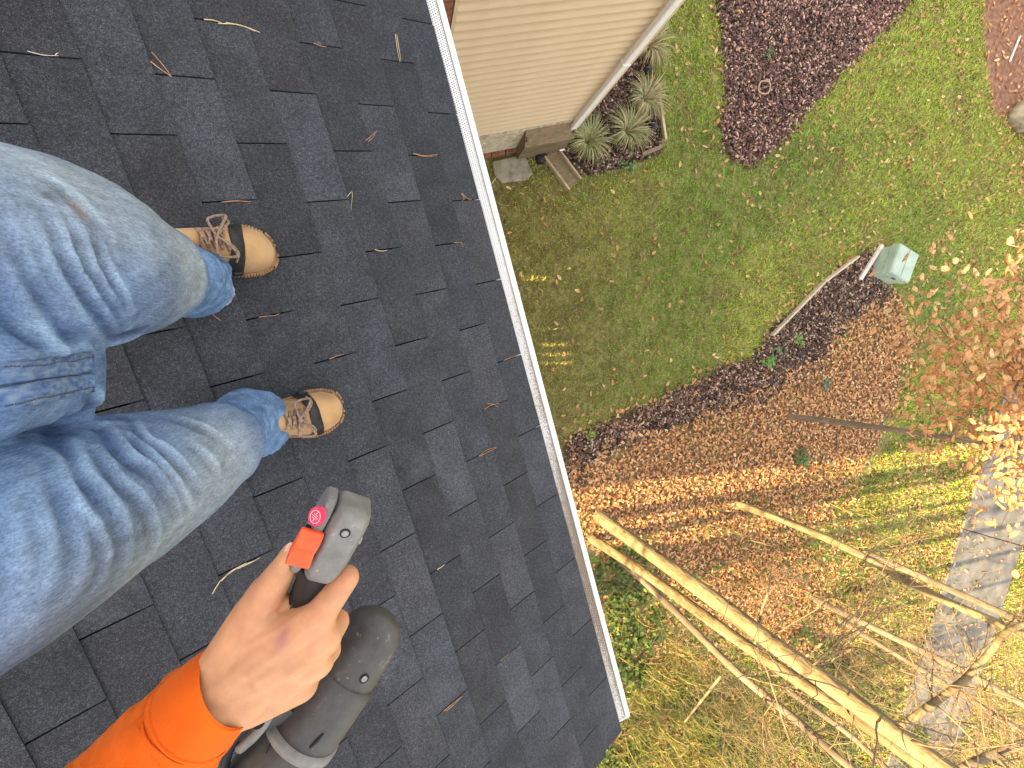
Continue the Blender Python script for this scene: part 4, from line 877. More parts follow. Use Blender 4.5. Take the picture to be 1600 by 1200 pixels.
def sds(P): return {k: gsamp(v, P) for k, v in _raw.items()}
IVY = [GP([(925, 890), (985, 870), (1040, 950), (1010, 1010), (960, 1030), (935, 960)]), GP([(1060, 1080), (1110, 1095), (1190, 1170), (1200, 1230), (1140, 1200), (1090, 1140)]), GP([(1240, 960), (1270, 985), (1340, 1060), (1420, 1130), (1470, 1180), (1500, 1230), (1440, 1230), (1330, 1100), (1260, 1020)]), GP([(950, 1140), (1010, 1160), (1010, 1240), (930, 1240)]), GP([(1250, 1110), (1320, 1160), (1340, 1230), (1260, 1220)]), GP([(940, 1020), (990, 1010), (1010, 1050), (960, 1070)])]
STRAW = GP([(960, 1050), (1060, 1010), (1160, 1080), (1230, 1220), (960, 1260)])
_ivy = np.min([poly_sd(_GPT, q) for q in IVY], 0).reshape(_GX.shape)
# --- grass
P = pts_uniform(690000); P = P[visible(P)]; D = sds(P)
pr = np.ones(len(P))
for k in ('b1', 'b2', 'b3', 'b4'): pr *= sstep(-.10, .04, D[k] + (rng.random(len(P)) - .5) * .12)
pr *= np.where(D['path'] < .02, 0, 1); pr *= np.where(D['wing'] < .06, 0, 1)
pr *= 1 - .93 * sstep(.22, -.10, D['lit'] + (fbm(P[:, 0], P[:, 1], 1.7) - .5) * 1.2)
far = sstep(11, 16, np.hypot(P[:, 0], P[:, 1])); pr *= 1 - .35 * far
ivs = gsamp(_ivy, P); pr *= 1 - .7 * (ivs < 0)
low_y = sstep(-3.5, -5.5, P[:, 1] + .18 * P[:, 0] * 0); pr *= 1 - .55 * low_y * (fbm(P[:, 0], P[:, 1], .9, 4) > .42)
keep = rng.random(len(P)) < pr; P = P[keep]
n = len(P); x, y = P[:, 0], P[:, 1]
v1 = fbm(x, y, .55, 2); v2 = fbm(x, y, 2.2, 5); v3 = rng.random(n)
green = np.array([.265, .400, .065]); lime = np.array([.450, .530, .085]); olive = np.array([.350, .325, .092]); brown = np.array([.40, .31, .145]); straw = np.array([.48, .41, .22])
c = green + (lime - green) * sstep(.35, .7, v1 + .16 * sstep(6, 11, x) - .05)[:, None]
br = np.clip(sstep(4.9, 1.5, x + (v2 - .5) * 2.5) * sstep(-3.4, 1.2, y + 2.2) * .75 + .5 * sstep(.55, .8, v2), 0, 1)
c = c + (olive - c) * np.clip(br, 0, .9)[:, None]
c = np.where((v3 < .06 + .32 * br)[:, None], brown * (.7 + .6 * rng.random(n))[:, None], c)
c = np.where((v3 > .95)[:, None], straw, c)
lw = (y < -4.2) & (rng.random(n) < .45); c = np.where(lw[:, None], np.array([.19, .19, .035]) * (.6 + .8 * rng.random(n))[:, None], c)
c = c * (.65 + .7 * rng.random(n))[:, None]
grass_m = mat('grass_blade', (.8, .8, .8), (1.1, 1.1, 1.1), scale=9, rough=.75, attr='tone', trans=.25)
tv = [(-.0048, 0, 0), (.0048, 0, 0), (.0032, .020, .022), (0, .050, .030)]
sc_ = .75 + .7 * rng.random(n)
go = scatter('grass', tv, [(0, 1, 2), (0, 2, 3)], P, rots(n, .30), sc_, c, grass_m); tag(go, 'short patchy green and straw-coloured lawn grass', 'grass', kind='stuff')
# --- fallen leaves
leaf_tv = [(0, -.5, .0), (.20, -.22, .03), (.24, .10, .07), (.10, .34, .04), (0, .5, .09), (-.10, .34, .05), (-.25, .08, .10), (-.19, -.24, .02), (0, 0, -.02)]
leaf_tf = [(8, 0, 1), (8, 1, 2), (8, 2, 3), (8, 3, 4), (8, 4, 5), (8, 5, 6), (8, 6, 7), (8, 7, 0)]
leaf_m = mat('dead_leaf', (.75, .75, .75), (1.15, 1.15, 1.15), scale=40, rough=.8, attr='tone', trans=.22)
P = pts_uniform(420000); P = P[visible(P)]; D = sds(P); x, y = P[:, 0], P[:, 1]
dens = np.full(len(P), .011); dens += .05 * sstep(6.5, 11.5, x + (fbm(x, y, .8, 7) - .5) * 5) * (fbm(x, y, 2.0, 8) > .42) + .028 * sstep(4.5, 6, x)
dens = np.maximum(dens, .95 * sstep(.30, -.15, D['lit'] + (fbm(x, y, 1.9, 3) - .5) * .9) * (.55 + .6 * fbm(x, y, 3, 3)))
dens = np.maximum(dens, .30 * sstep(-3.6, -4.6, y + .05 * x) * (fbm(x, y, 1.1, 6)) * 1.6)
dens = np.maximum(dens, .42 * (D['b3'] < .10) * sstep(2.5, 9, 12 - x) * (fbm(x, y, 2.5, 1) > .45))
dens = np.maximum(dens, .16 * np.exp(-(D['b3'] / .22) ** 2)); dens = np.maximum(dens, .10 * np.exp(-((D['b1'] - .03) / .14) ** 2)); dens = np.maximum(dens, .035 * (D['b1'] < 0))
dens = np.maximum(dens, .5 * sstep(11.2, 13, x + (fbm(x, y, 1.2, 2) - .5) * 1.5) * (y < 1.0))
dens = np.where(D['path'] < 0, dens * .12, dens); dens = np.where(D['wing'] < .05, 0, dens)
dens *= np.where((D['b2'] < 0), .6, 1); dens = dens * np.where(D['lit'] < .1, .72, .46)
P = P[rng.random(len(P)) < dens]; n = len(P); x, y = P[:, 0], P[:, 1]; D = sds(P)
lay = rng.random(n); P[:, 2] = .012 + .04 * lay * (D['lit'] < .1) + .02 * (D['lit'] >= .1) * lay + np.where(D['path'] < 0, .045, 0)
tan = np.array([.66, .365, .165]); rust = np.array([.52, .245, .110]); pale = np.array([.76, .52, .29]); dk = np.array([.28, .15, .085])
q = rng.random(n)[:, None]; c = np.where(q < .45, tan, np.where(q < .7, rust, np.where(q < .86, pale, dk))) * (.7 + .55 * rng.random(n))[:, None]
sc_ = np.stack([.075 + .04 * rng.random(n), .078 + .045 * rng.random(n), .08 + .16 * rng.random(n)], 1) * np.where(D['lit'] < 0, .66, .92)[:, None]
lo = scatter('fallen_leaves', leaf_tv, leaf_tf, P, rots(n, .32), sc_, c, leaf_m); tag(lo, 'brown and tan fallen leaves strewn over lawn and beds', 'leaves', kind='stuff')
# --- mulch chips
chip_tv = [(-.5, -.5, -.5), (.5, -.5, -.5), (.5, .5, -.5), (-.5, .5, -.5), (-.45, -.35, .5), (.4, -.4, .5), (.45, .4, .5), (-.4, .35, .5)]
chip_tf = [(4, 5, 6, 7), (0, 1, 5, 4), (1, 2, 6, 5), (2, 3, 7, 6), (3, 0, 4, 7)]
chip_m = mat('mulch_chip', (.7, .7, .7), (1.2, 1.2, 1.2), scale=60, rough=.95, attr='tone')
P = pts_uniform(520000); P = P[visible(P)]; D = sds(P)
dn = np.clip(1.0 * (D['b1'] < -.01) + (D['b2'] < 0) + 1.0 * (D['b3'] < .02) + .35 * np.exp(-(np.minimum(D['b1'], D['b3']) / .06) ** 2), 0, 1) * (D['wing'] > .03)
P = P[rng.random(len(P)) < dn]; n = len(P); x, y = P[:, 0], P[:, 1]; P[:, 2] = .014 + .03 * rng.random(n)
dk = np.array([.065, .042, .034]); md = np.array([.155, .100, .075]); lt_ = np.array([.42, .31, .23]); rd = np.array([.26, .155, .135])
q = rng.random(n); pk = sstep(.45, .75, fbm(x, y, .7, 11)) * sstep(2.4, 3.4, y)
c = np.where((q < .45)[:, None], dk, np.where((q < .80)[:, None], md, np.where((q < .93)[:, None], lt_, rd))) * (.6 + .8 * rng.random(n))[:, None]
c = c * (1 + (np.array([1.15, .72, .80]) * 1.0) * pk[:, None]); c = np.where((gsamp(_raw['b1'], P) < .1)[:, None], c * np.array([1.28, 1.14, 1.2]), c)
sc_ = np.stack([.012 + .018 * rng.random(n), .025 + .05 * rng.random(n) ** 2, .006 + .01 * rng.random(n)], 1)
mo = scatter('mulch_chips', chip_tv, chip_tf, P, rots(n, .35), sc_, c, chip_m); tag(mo, 'dark shredded bark mulch filling the beds', 'mulch', kind='stuff')
# --- ivy and ground cover
ivy_tv = [(0, -.35, 0), (.32, -.45, .05), (.48, -.05, .10), (.2, .25, .06), (0, .6, .0), (-.2, .25, .06), (-.48, -.05, .10), (-.32, -.45, .05)]
ivy_tf = [(0, 1, 2, 3), (0, 3, 4), (0, 4, 5), (0, 5, 6, 7)]
ivy_m = mat('ivy_leaf', (.8, .8, .8), (1.1, 1.1, 1.1), scale=30, rough=.5, attr='tone', trans=.2)
P = pts_uniform(260000, .6, 10, -13, -4); P = P[visible(P)]; sd_ = gsamp(_ivy, P) + (fbm(P[:, 0], P[:, 1], 2.5, 4) - .5) * .8
dn = .20 * sstep(.25, -.15, sd_) * (fbm(P[:, 0], P[:, 1], 5, 2) > .40) + .006
P = P[rng.random(len(P)) < dn]; n = len(P); P[:, 2] = .03 + .10 * rng.random(n)
c = np.array([.05, .085, .018]) + (np.array([.15, .20, .04]) - np.array([.05, .085, .018])) * rng.random(n)[:, None] ** 1.5
io = scatter('ivy', ivy_tv, ivy_tf, P, rots(n, .45), .05 + .04 * rng.random(n), c, ivy_m); tag(io, 'green ivy creeping around the tree bases', 'ivy', kind='stuff')
# --- dry straw stems in the rough grass below the roof corner
P = pts_uniform(26000, .6, 8, -12.5, -4.2); P = P[visible(P)]; sd_ = poly_sd(P, STRAW) + (fbm(P[:, 0], P[:, 1], 2.0, 4) - .5) * 1.2
P = P[rng.random(len(P)) < np.where(sd_ < 0, .9, .10)]; n = len(P)
st_tv = [(-.5, 0, 0), (.5, 0, 0), (.4, .45, .75), (-.4, .45, .75), (.1, 1.1, 1.05), (-.1, 1.1, 1.05)]
c = np.array([.34, .27, .09]) * (.5 + .8 * rng.random(n))[:, None]; c[rng.random(n) < .4] = np.array([.16, .18, .035])
so_ = scatter('dry_grass_stems', st_tv, [(0, 1, 2, 3), (3, 2, 4, 5)], P, rots(n, .3), np.stack([.006 + .006 * rng.random(n), .12 + .25 * rng.random(n), .10 + .25 * rng.random(n)], 1), c, grass_m); tag(so_, 'straw-yellow long grass below the roof corner', 'grass', kind='stuff')
# ------------------------------------------------------------------ trees
bark_pale = mat('pale_bark', (.15, .115, .065), (.29, .235, .14), scale=7, rough=.95, bump=1.0, bscale=30, stretch=(1, 1, .28), c3=(.10, .07, .04), s3=9, m3=.8, bdist=.02)
bark_grey = mat('grey_bark', (.13, .10, .075), (.24, .19, .145), scale=9, rough=.95, bump=.6, bscale=30, stretch=(1, 1, .25), c3=(.10, .075, .05), s3=5, m3=.5, bdist=.02)
twig_m = mat('twig_bark', (.15, .105, .065), (.27, .20, .125), scale=20, rough=.9)
def trunk_path(px):
    """stem standing on the ground at the first photo point; other points get the height that keeps it upright"""
    P = [G(*px[0])]
    for q in px[1:]:
        r = MC @ np.array([q[0] - 800, -(q[1] - 600), -FPX]); d2 = np.array([r[0], r[1]]) / -r[2]; b0 = np.array([P[-1].x, P[-1].y])
        h = float((d2 @ b0) / (d2 @ d2)); P.append(A(q[0], q[1], min(h, CAMZ - P[-1].z - .05)))
    return P
def rough_tube(mb, P, r, n=14, amp=.06, m=40):
    Q = resample(P, m); rr = rs1(r, m); k = len(mb.V); mb.tube(Q, rr, n)
    for i in range(m):
        for j in range(n):
            v = Vector(mb.V[k + i * n + j]); c_ = Q[i]; f_ = 1 + amp * 2 * (float(fbm(j * .9 + 3.1 * math.sin(i * .3), i * .35 + c_.x * 5, .8)) - .5); mb.V[k + i * n + j] = tuple(c_ + (v - c_) * f_)
    return Q, rr
def grow(mb, p, d, L, r, depth, spread=.8, up=.15):
    d = d.normalized(); n = max(3, int(L / .12)); P = [p]; q = p.copy(); dd = d.copy()
    for i in range(n):
        dd = (dd + Vector((random.gauss(0, .16), random.gauss(0, .16), random.gauss(0, .12) + up * .15))).normalized(); q = q + dd * (L / n); P.append(q.copy())
    mb.tube(P, [max(.0016, r * (1 - .75 * i / n)) for i in range(n + 1)], 6 if r > .012 else 4)
    if depth > 0:
        for k in range(random.randint(3, 5)):
            i = random.randint(max(1, n // 4), n); t_ = (P[i] - P[i - 1]).normalized()
            side = Vector((random.gauss(0, 1), random.gauss(0, 1), random.gauss(0, .5))); side = (side - t_ * side.dot(t_)).normalized()
            grow(mb, P[i], t_ * (1 - spread * .5) + side * spread, L * random.uniform(.35, .62), r * (1 - .75 * i / n) * .65 + .0008, depth - 1, spread, up)
def tree(name, label, px, r, top, m, limbs=(), auto=6, group=None, zmin=1.8, spread_dir=None, autoL=(.9, 1.7), depth=2):
    P = trunk_path(px); root = empty(name, P[0]); tag(root, label, 'tree', group)
    last = P[-1]; d = (P[-1] - P[max(0, len(P) - 3)]).normalized(); zt = top
    while last.z < zt: d = (d + Vector((random.gauss(0, .05), random.gauss(0, .05), .12))).normalized(); last = last + d * .7; P.append(last)
    base = P[0] - Vector((0, 0, .06)); P = [base] + [P[0] + Vector((0, 0, .10))] + P[1:]
    mb = MB(); Q, rr = rough_tube(mb, P, [r * 1.30, r * 1.05] + [r * max(.25, .92 - .075 * i) for i in range(len(P) - 2)], 18, .05, 60)
    mb.build('trunk', m, root, True)
    for lb in limbs:
        pts, r0, r1 = lb; lm = MB(); q, rq = rough_tube(lm, [A(*z) for z in pts], [r0, r1], 10, .05, 24); 
        for k in range(6):
            i = random.randint(5, 23); t_ = (q[i] - q[i - 1]).normalized(); side = Vector((random.gauss(0, 1), random.gauss(0, 1), random.gauss(0, 1))); side = (side - t_ * side.dot(t_)).normalized()
            grow(lm, q[i], t_ * .5 + side, random.uniform(.3, .8), rq[i] * .4, 1)
        lm.build('limb', m, root, True)
    cm = MB()
    for k in range(auto):
        i = random.choice([j for j in range(8, 60) if Q[j].z > zmin]); an = random.uniform(0, 2 * math.pi)
        sd_ = Vector((math.cos(an), math.sin(an), random.uniform(.1, .8)))
        if spread_dir is not None: sd_ = sd_ + Vector(spread_dir)
        grow(cm, Q[i], sd_, random.uniform(*autoL), random.uniform(.006, .012), depth)
    cm.build('crown', twig_m, root, True)
    return root, Q
TG = 'bare trees beside the roof corner'
tree('bare_tree', 'bare tree with the thickest pale trunk, rising just beyond the gutter', [(935, 806), (1000, 853), (1100, 925), (1200, 1000), (1300, 1072), (1400, 1146), (1470, 1196)], .098, 8.5, bark_pale, auto=24, group=TG, zmin=2.4, spread_dir=(.5, -.2, 0))
tree('bare_tree', 'bare pale tree forked with a long limb, next to the thickest trunk', [(925, 840), (1000, 890), (1100, 962), (1200, 1032), (1300, 1098), (1400, 1167)], .070, 8.2, bark_pale,
     limbs=[([(1383, 1154, 2.27), (1440, 1112, 2.2), (1500, 1068, 2.12), (1545, 1022, 2.05), (1572, 988, 2.0), (1630, 965, 1.95)], .027, .018),
            ([(1170, 1022, 3.38), (1186, 992, 3.25), (1190, 955, 3.12), (1200, 926, 3.0), (1205, 890, 2.95)], .016, .006), ([(1243, 1074, 3.02), (1270, 1060, 2.95), (1276, 1022, 2.85), (1272, 985, 2.8)], .015, .007), ([(1213, 1050, 3.2), (1262, 1024, 3.1), (1292, 997, 3.0), (1330, 960, 2.95)], .015, .006)], auto=7, group=TG, zmin=3.0, spread_dir=(.7, .1, 0))
tree('bare_tree', 'slim grey-brown tree with the darkest bark, closest to the roof corner', [(962, 868), (1010, 912), (1060, 960), (1150, 1048), (1250, 1130), (1330, 1200)], .052, 7.2, bark_grey, auto=22, group=TG, zmin=1.4, spread_dir=(.2, -.5, 0), autoL=(.6, 1.2))
tree('bare_tree', 'slender pale tree whose stem crosses the leaf litter towards the path', [(1155, 788), (1230, 815), (1330, 860), (1450, 926), (1600, 992)], .060, 7.5, bark_pale, auto=44, group=TG, zmin=1.5, spread_dir=(.1, -.3, 0))
tree('bare_tree', 'thin shaded brown tree leaning over the upper end of the concrete path', [(1350, 862), (1450, 906), (1560, 955), (1610, 978)], .060, 7.5, bark_grey, auto=40, group=TG, zmin=1.3)
tree('bare_tree', 'thin shaded tree crossing the middle of the concrete path', [(1270, 934), (1380, 988), (1517, 1055), (1590, 1095)], .055, 7.0, bark_grey, auto=40, group=TG, zmin=1.3)
tree('bare_tree', 'thinnest shaded tree, below its twin over the concrete path', [(1310, 968), (1400, 1022), (1505, 1086), (1560, 1120)], .045, 6.5, bark_grey, auto=40, group=TG, zmin=1.3)
tree('bare_tree', 'grey tree at the bottom edge with a limb reaching the right border', [(1235, 1080), (1330, 1150), (1400, 1215), (1480, 1290)], .05, 7, bark_grey, limbs=[([(1490, 1207, 2.2), (1545, 1182, 2.1), (1590, 1165, 2.0), (1660, 1145, 1.9)], .032, .024)], auto=8, group=TG, zmin=1.5)
# tree with withered leaves on the right
beech, Qb = tree('withered_leaf_tree', 'tree holding clusters of withered orange leaves, right of the utility pedestal', [(1230, 650), (1290, 657), (1350, 665), (1430, 676), (1500, 686), (1600, 700)], .050, 6.0, bark_grey, auto=3, zmin=3.2)
cm = MB(); LP = []
ends = [(1440, 470, 3.9), (1425, 520, 4.1), (1470, 500, 3.6), (1500, 470, 3.2), (1540, 455, 2.9), (1590, 430, 2.6), (1620, 400, 2.5), (1560, 500, 2.8), (1610, 480, 2.5), (1500, 530, 3.3), (1460, 560, 3.7), (1545, 545, 2.9), (1600, 540, 2.5), (1640, 520, 2.4), (1480, 600, 3.6), (1530, 590, 3.1), (1590, 590, 2.7), (1450, 620, 3.9), (1500, 640, 3.4), (1560, 640, 2.9), (1610, 630, 2.6), (1530, 690, 3.1), (1570, 700, 2.8), (1610, 690, 2.6), (1545, 735, 3.0), (1590, 745, 2.7), (1460, 660, 3.8), (1630, 590, 2.5), (1650, 660, 2.5), (1640, 450, 2.4), (1580, 470, 2.8), (1520, 510, 3.1), (1600, 790, 2.7)]
for e in ends:
    pe = A(e[0], e[1], e[2] * .82); j = min(range(60), key=lambda i: abs(Qb[i].z - (pe.z - .35))); p0 = Qb[j]; md = (p0 + pe) / 2 + Vector((random.gauss(0, .15), random.gauss(0, .15), .12))
    C_ = resample([p0, md, pe], 16); cm.tube(C_, rs1([.014, .003], 16), 5)
    for k in range(62):
        q = C_[random.randint(10, 15)] + Vector((random.gauss(0, .25), random.gauss(0, .25), random.gauss(0, .11))); LP.append(tuple(q))
cr = cm.build('branches', twig_m, beech, True)
LP = np.array(LP); n = len(LP); tan = np.array([.70, .41, .20]); rust = np.array([.60, .31, .15]); gold = np.array([.76, .54, .28])
q = rng.random(n)[:, None]; c = np.where(q < .5, tan, np.where(q < .75, rust, gold)) * (.75 + .5 * rng.random(n))[:, None]
bl_tv = []; 
for t_ in (-.5, -.25, 0, .25, .5):
    w_ = .26 * math.sqrt(max(0, 1 - (2 * t_) ** 2)) + .01
    bl_tv += [(-w_, t_, .10 + .1 * t_ * t_), (0, t_, 0), (w_, t_, .10 + .12 * t_ * t_)]
bl_tf = []
for i in range(4):
    a = i * 3; bl_tf += [(a, a + 1, a + 4, a + 3), (a + 1, a + 2, a + 5, a + 4)]
wl_m = mat('withered_leaf', (.7, .7, .7), (1.2, 1.2, 1.2), scale=60, rough=.7, attr='tone', trans=.35)
lo2 = scatter('crown', bl_tv, bl_tf, LP, rots(n, .6), np.stack([.060 + .03 * rng.random(n), .066 + .034 * rng.random(n), .03 + .12 * rng.random(n)], 1), c, wl_m, True); fix_parent(lo2, beech); lo2['label'] = 'clusters of curled withered orange leaves'
# bare trees added behind the house, out of frame, to streak the sunlit ground with shadow
for i, (x, y, r) in enumerate(((-6.5, -2.3, .12), (-13, -3.3, .16), (-8, -4.6, .12), (-16, -6.0, .2))):
    root = empty('added_shadow_tree', (x, y, 0)); tag(root, ['added unseen bare tree behind the gable, nearest the house', 'added unseen bare tree second from the house, behind the gable', 'added unseen slim bare tree standing wide of the gable', 'added unseen thick bare tree furthest behind the gable', 'added unseen bare tree close behind the roof ridge, below the gable line', 'added unseen bare tree straight behind the gable, second row', 'added unseen stout bare tree beside the slim one behind the gable'][i], 'tree', 'added trees out of view, for shadow streaks')
    mb = MB(); Q, rr = rough_tube(mb, [Vector((x, y, -.05)), Vector((x + .1, y, 2.5)), Vector((x - .05, y + .1, 5)), Vector((x + .1, y, 8)), Vector((x, y, 11))], [r * 1.2, r, r * .8, r * .6, r * .3], 12, .05, 40); mb.build('trunk', bark_grey, root, True)
    cm = MB()
    for k in range(9):
        j = random.randint(12, 39); an = random.uniform(0, 6.28); grow(cm, Q[j], Vector((math.cos(an), math.sin(an), random.uniform(.2, .9))), random.uniform(1.2, 2.6), rr[j] * .35, 2)
    cm.build('crown', twig_m, root, True)

# made-up evergreen shrub behind the gable wall, out of frame, added to keep the ground below the pale trunks in shade
hs_ = empty('added_shade_shrub', (-3.9, -2.85, 0)); tag(hs_, 'added unseen evergreen shrub behind the gable end, shading the ground', 'shrub')
n = 2600; a_ = rng.random(n) * 6.283; u_ = rng.random(n) ** .45; zz_ = rng.random(n) * 2.9; rr_ = .42 * np.sin(np.clip(zz_ / 2.9, .05, 1) * 2.6 + .35) * u_
PP = np.stack([-3.9 + rr_ * np.cos(a_), -2.85 + rr_ * np.sin(a_), .1 + zz_], 1)
o = scatter('crown', ivy_tv, ivy_tf, PP, rots(n, .9), .12 + .08 * rng.random(n), np.array([.04, .07, .02]) * (.6 + .8 * rng.random((n, 1))), ivy_m); fix_parent(o, hs_)
MB().tube([(-3.9, -2.85, -.05), (-3.9, -2.85, 1.6)], [.06, .03], 8).build('trunk', bark_grey, hs_)
# ------------------------------------------------------------------ garden things
# strappy variegated clumps
strap_m = mat('strap_leaf', (.85, .85, .85), (1.1, 1.1, 1.1), scale=25, rough=.6, attr='tone', trans=.2)
def clump(label, px, py, nb, L0, seed, group, dry=.25):
    r_ = np.random.default_rng(seed); c0 = G(px, py); V = []; F = []; Cc = []
    for i in range(nb):
        an = r_.random() * 6.283; L_ = L0 * (.6 + .55 * r_.random()); arch = .35 + .9 * r_.random(); w_ = .0055 + .0035 * r_.random(); d_ = Vector((math.cos(an), math.sin(an), 0)); s_ = Vector((-math.sin(an), math.cos(an), 0)); p = c0 + d_ * .05 * r_.random() + s_ * .03 * (r_.random() - .5); k = len(V); tw = (r_.random() - .5) * .8
        q = r_.random(); col_ = np.array([.42, .33, .17]) if q < dry else np.array([.17, .22, .06])
        edge = np.array([.66, .56, .36]) if q < dry + .35 else np.array([.60, .58, .30])
        for j in range(7):
            u = j / 6; th = arch * u * 1.6; x_ = L_ * math.sin(min(th, 2.6)) / 1.6 / arch if arch > 0 else 0; z_ = L_ * .62 * math.sin(min(1.5, u * 1.7)) - L_ * .55 * max(0, u - .45) ** 1.5 * arch
            ww = w_ * (1 - u ** 2.5) + .001; cen = p + d_ * (L_ * .85 * u * (.35 + .65 * u)) + s_ * (tw * L_ * u * u * .35) + Vector((0, 0, max(.015, .02 + z_)))
            for sg, cc in ((-1, edge), (-.35, col_), (.35, col_), (1, edge)): V.append(cen + s_ * ww * sg + Vector((0, 0, .004 * abs(sg)))); Cc.append(cc * (.75 + .5 * r_.random()))
        for j in range(6):
            for m_ in range(3): a = k + j * 4 + m_; F.append((a, a + 1, a + 5, a + 4))
    root = empty('strap_leaf_plant', c0); tag(root, label, 'plant', group); o = obj('foliage', V, F, strap_m, root, True); attr_point(o.data, 'tone', np.array(Cc)); return root
PG = 'strappy clumps in the bed beside the house wing'
clump('greenest variegated strap-leaved clump, right beside the foot of the downspout', 914, 226, 230, .40, 1, PG, .10)
clump('half-dry variegated strap-leaved clump in the middle of the house bed', 974, 210, 230, .40, 2, PG, .3)
clump('straw-tipped strap-leaved clump by the lawn edge, above the middle clump', 1002, 160, 210, .40, 3, PG, .45)
clump('driest strap-leaved clump, half hidden behind the downspout', 1008, 78, 160, .42, 4, PG, .7)
def weed(label, px, py, r, col_, seed, n=26):
    r_ = np.random.default_rng(seed); c0 = G(px, py); P = np.array([tuple(c0)] * n) + np.stack([r_.normal(0, r * .5, n), r_.normal(0, r * .5, n), .03 + .06 * r_.random(n)], 1)
    root = empty('weed', c0); tag(root, label, 'plant', 'small weeds')
    o = scatter('leaves', ivy_tv, ivy_tf, P, rots(n, .5), r * (.35 + .3 * r_.random(n)), np.array(col_) * (.7 + .6 * r_.random((n, 1))), ivy_m); fix_parent(o, root)
weed('pale green leafy weed at the front edge of the house bed', 985, 262, .09, (.16, .26, .10), 11); weed('smaller pale weed right of the first at the front edge of the house bed', 968, 258, .06, (.15, .24, .09), 12)
weed('bright green weed in the mulch left of the timber edging', 1196, 566, .12, (.14, .30, .06), 13); weed('grey-green weed in the mulch below the timber edging', 1212, 548, .10, (.16, .24, .12), 14); weed('slim green weed in the mulch nearest the timber edging', 1243, 532, .10, (.17, .27, .06), 15)
weed('dark green tuft in the middle of the leaf litter', 1248, 715, .15, (.09, .15, .04), 16, 60); weed('lime weed at the lawn tip beside the gutter', 921, 677, .07, (.22, .34, .05), 17)
weed('small green weed inside the large upper mulch bed', 1196, 88, .08, (.16, .24, .10), 18); weed('dusty green weed at the tip of the grey mulch patch', 1285, 600, .11, (.17, .22, .14), 19); weed('round green weed at the base of the stucco foundation', 794, 232, .07, (.12, .24, .04), 20)
weed('yellow-green weed on the lawn below the splash trough', 908, 307, .05, (.20, .32, .06), 21)
# stepping stone
stone_m = mat('mossy_stone', (.22, .20, .15), (.34, .31, .24), scale=14, rough=.95, bump=.5, bscale=40, c3=(.13, .16, .04), s3=5, m3=.7)
V = [(1.92, 2.03), (2.40, 2.05), (2.45, 1.78), (2.36, 1.70), (1.98, 1.73), (1.90, 1.85)]
sl_ = obj('stepping_stone', [(x, y, z) for z in (-.01, .05) for x, y in V], [tuple(range(5, -1, -1)), tuple(range(6, 12))] + [(i, (i + 1) % 6, 6 + (i + 1) % 6, 6 + i) for i in range(6)], stone_m); bevel(sl_, .02, 3); tag(sl_, 'mossy square stepping stone in the grass below the stucco', 'stone')
# splash trough
tr = empty('splash_trough', (2.95, 1.75, 0)); tag(tr, 'weathered brown trough board lying below the downspout', 'splash block')
ta, tb_ = Vector((2.78, 2.0, 0)), Vector((3.03, 1.50, 0)); td = (tb_ - ta).normalized(); tn = Vector((td.y, -td.x, 0)); tm = (ta + tb_) / 2; Lh = (tb_ - ta).length / 2
o = MB().obox(tm + Vector((0, 0, .03)), td * Lh, tn * .105, Vector((0, 0, .012))).build('floor_board', wood_old, tr)
for sg in (-1, 1): MB().obox(tm + tn * sg * .120 + Vector((0, 0, .045)), td * Lh, tn * .0135, Vector((0, 0, .045))).build('side_rail', mat('pale_rail', (.36, .29, .19), (.48, .40, .27), scale=9, rough=.9), tr)
# white pipes and black cap
pvc = mat('white_pvc', (.75, .75, .73), (.8, .8, .79), scale=30, rough=.4)
def pipe(label, px, py, h, r, lean):
    p = G(px, py); root = empty('drain_pipe', p); tag(root, label, 'pipe', 'white pipes by the crawl space hatch'); q = p + Vector((lean[0], lean[1], h)); 
    MB().tube([p - Vector((0, 0, .03)), q], r, 16).build('stem', pvc, root, True); MB().tube([q - Vector((0, 0, .015)), q + Vector((0, 0, .012))], r * 1.18, 16).build('cap', pvc, root, True)
pipe('larger white pipe stub standing at the foot of the downspout', 874, 232, .26, .026, (-.02, .02)); pipe('smaller white pipe stub left of the downspout foot', 846, 238, .14, .020, (-.01, .01))
o = MB().tube([G(844, 248), G(844, 248) + Vector((0, 0, .06)), G(844, 248) + Vector((0, 0, .085))], [.085, .08, .05], 16).build('drain_cover', rubber, None, True); tag(o, 'black round drain cover in front of the smaller white pipe', 'drain')
# dark garden lights in the bed
for lb, px, py in (('dark round garden light in the bed behind the straw-tipped clump', 1004, 121), ('dark round garden light right of the middle strap-leaved clump', 1011, 206)):
    p = G(px, py); root = empty('garden_light', p); tag(root, lb, 'garden light', 'garden lights'); MB().tube([p, p + Vector((0, 0, .16))], .012, 10).build('stake', rubber, root); MB().tube([p + Vector((0, 0, z)) for z in (.16, .17, .20, .225)], [.06, .075, .055, .01], 18).build('cap', mat('dark_glass', (.02, .022, .03), rough=.25), root, True)
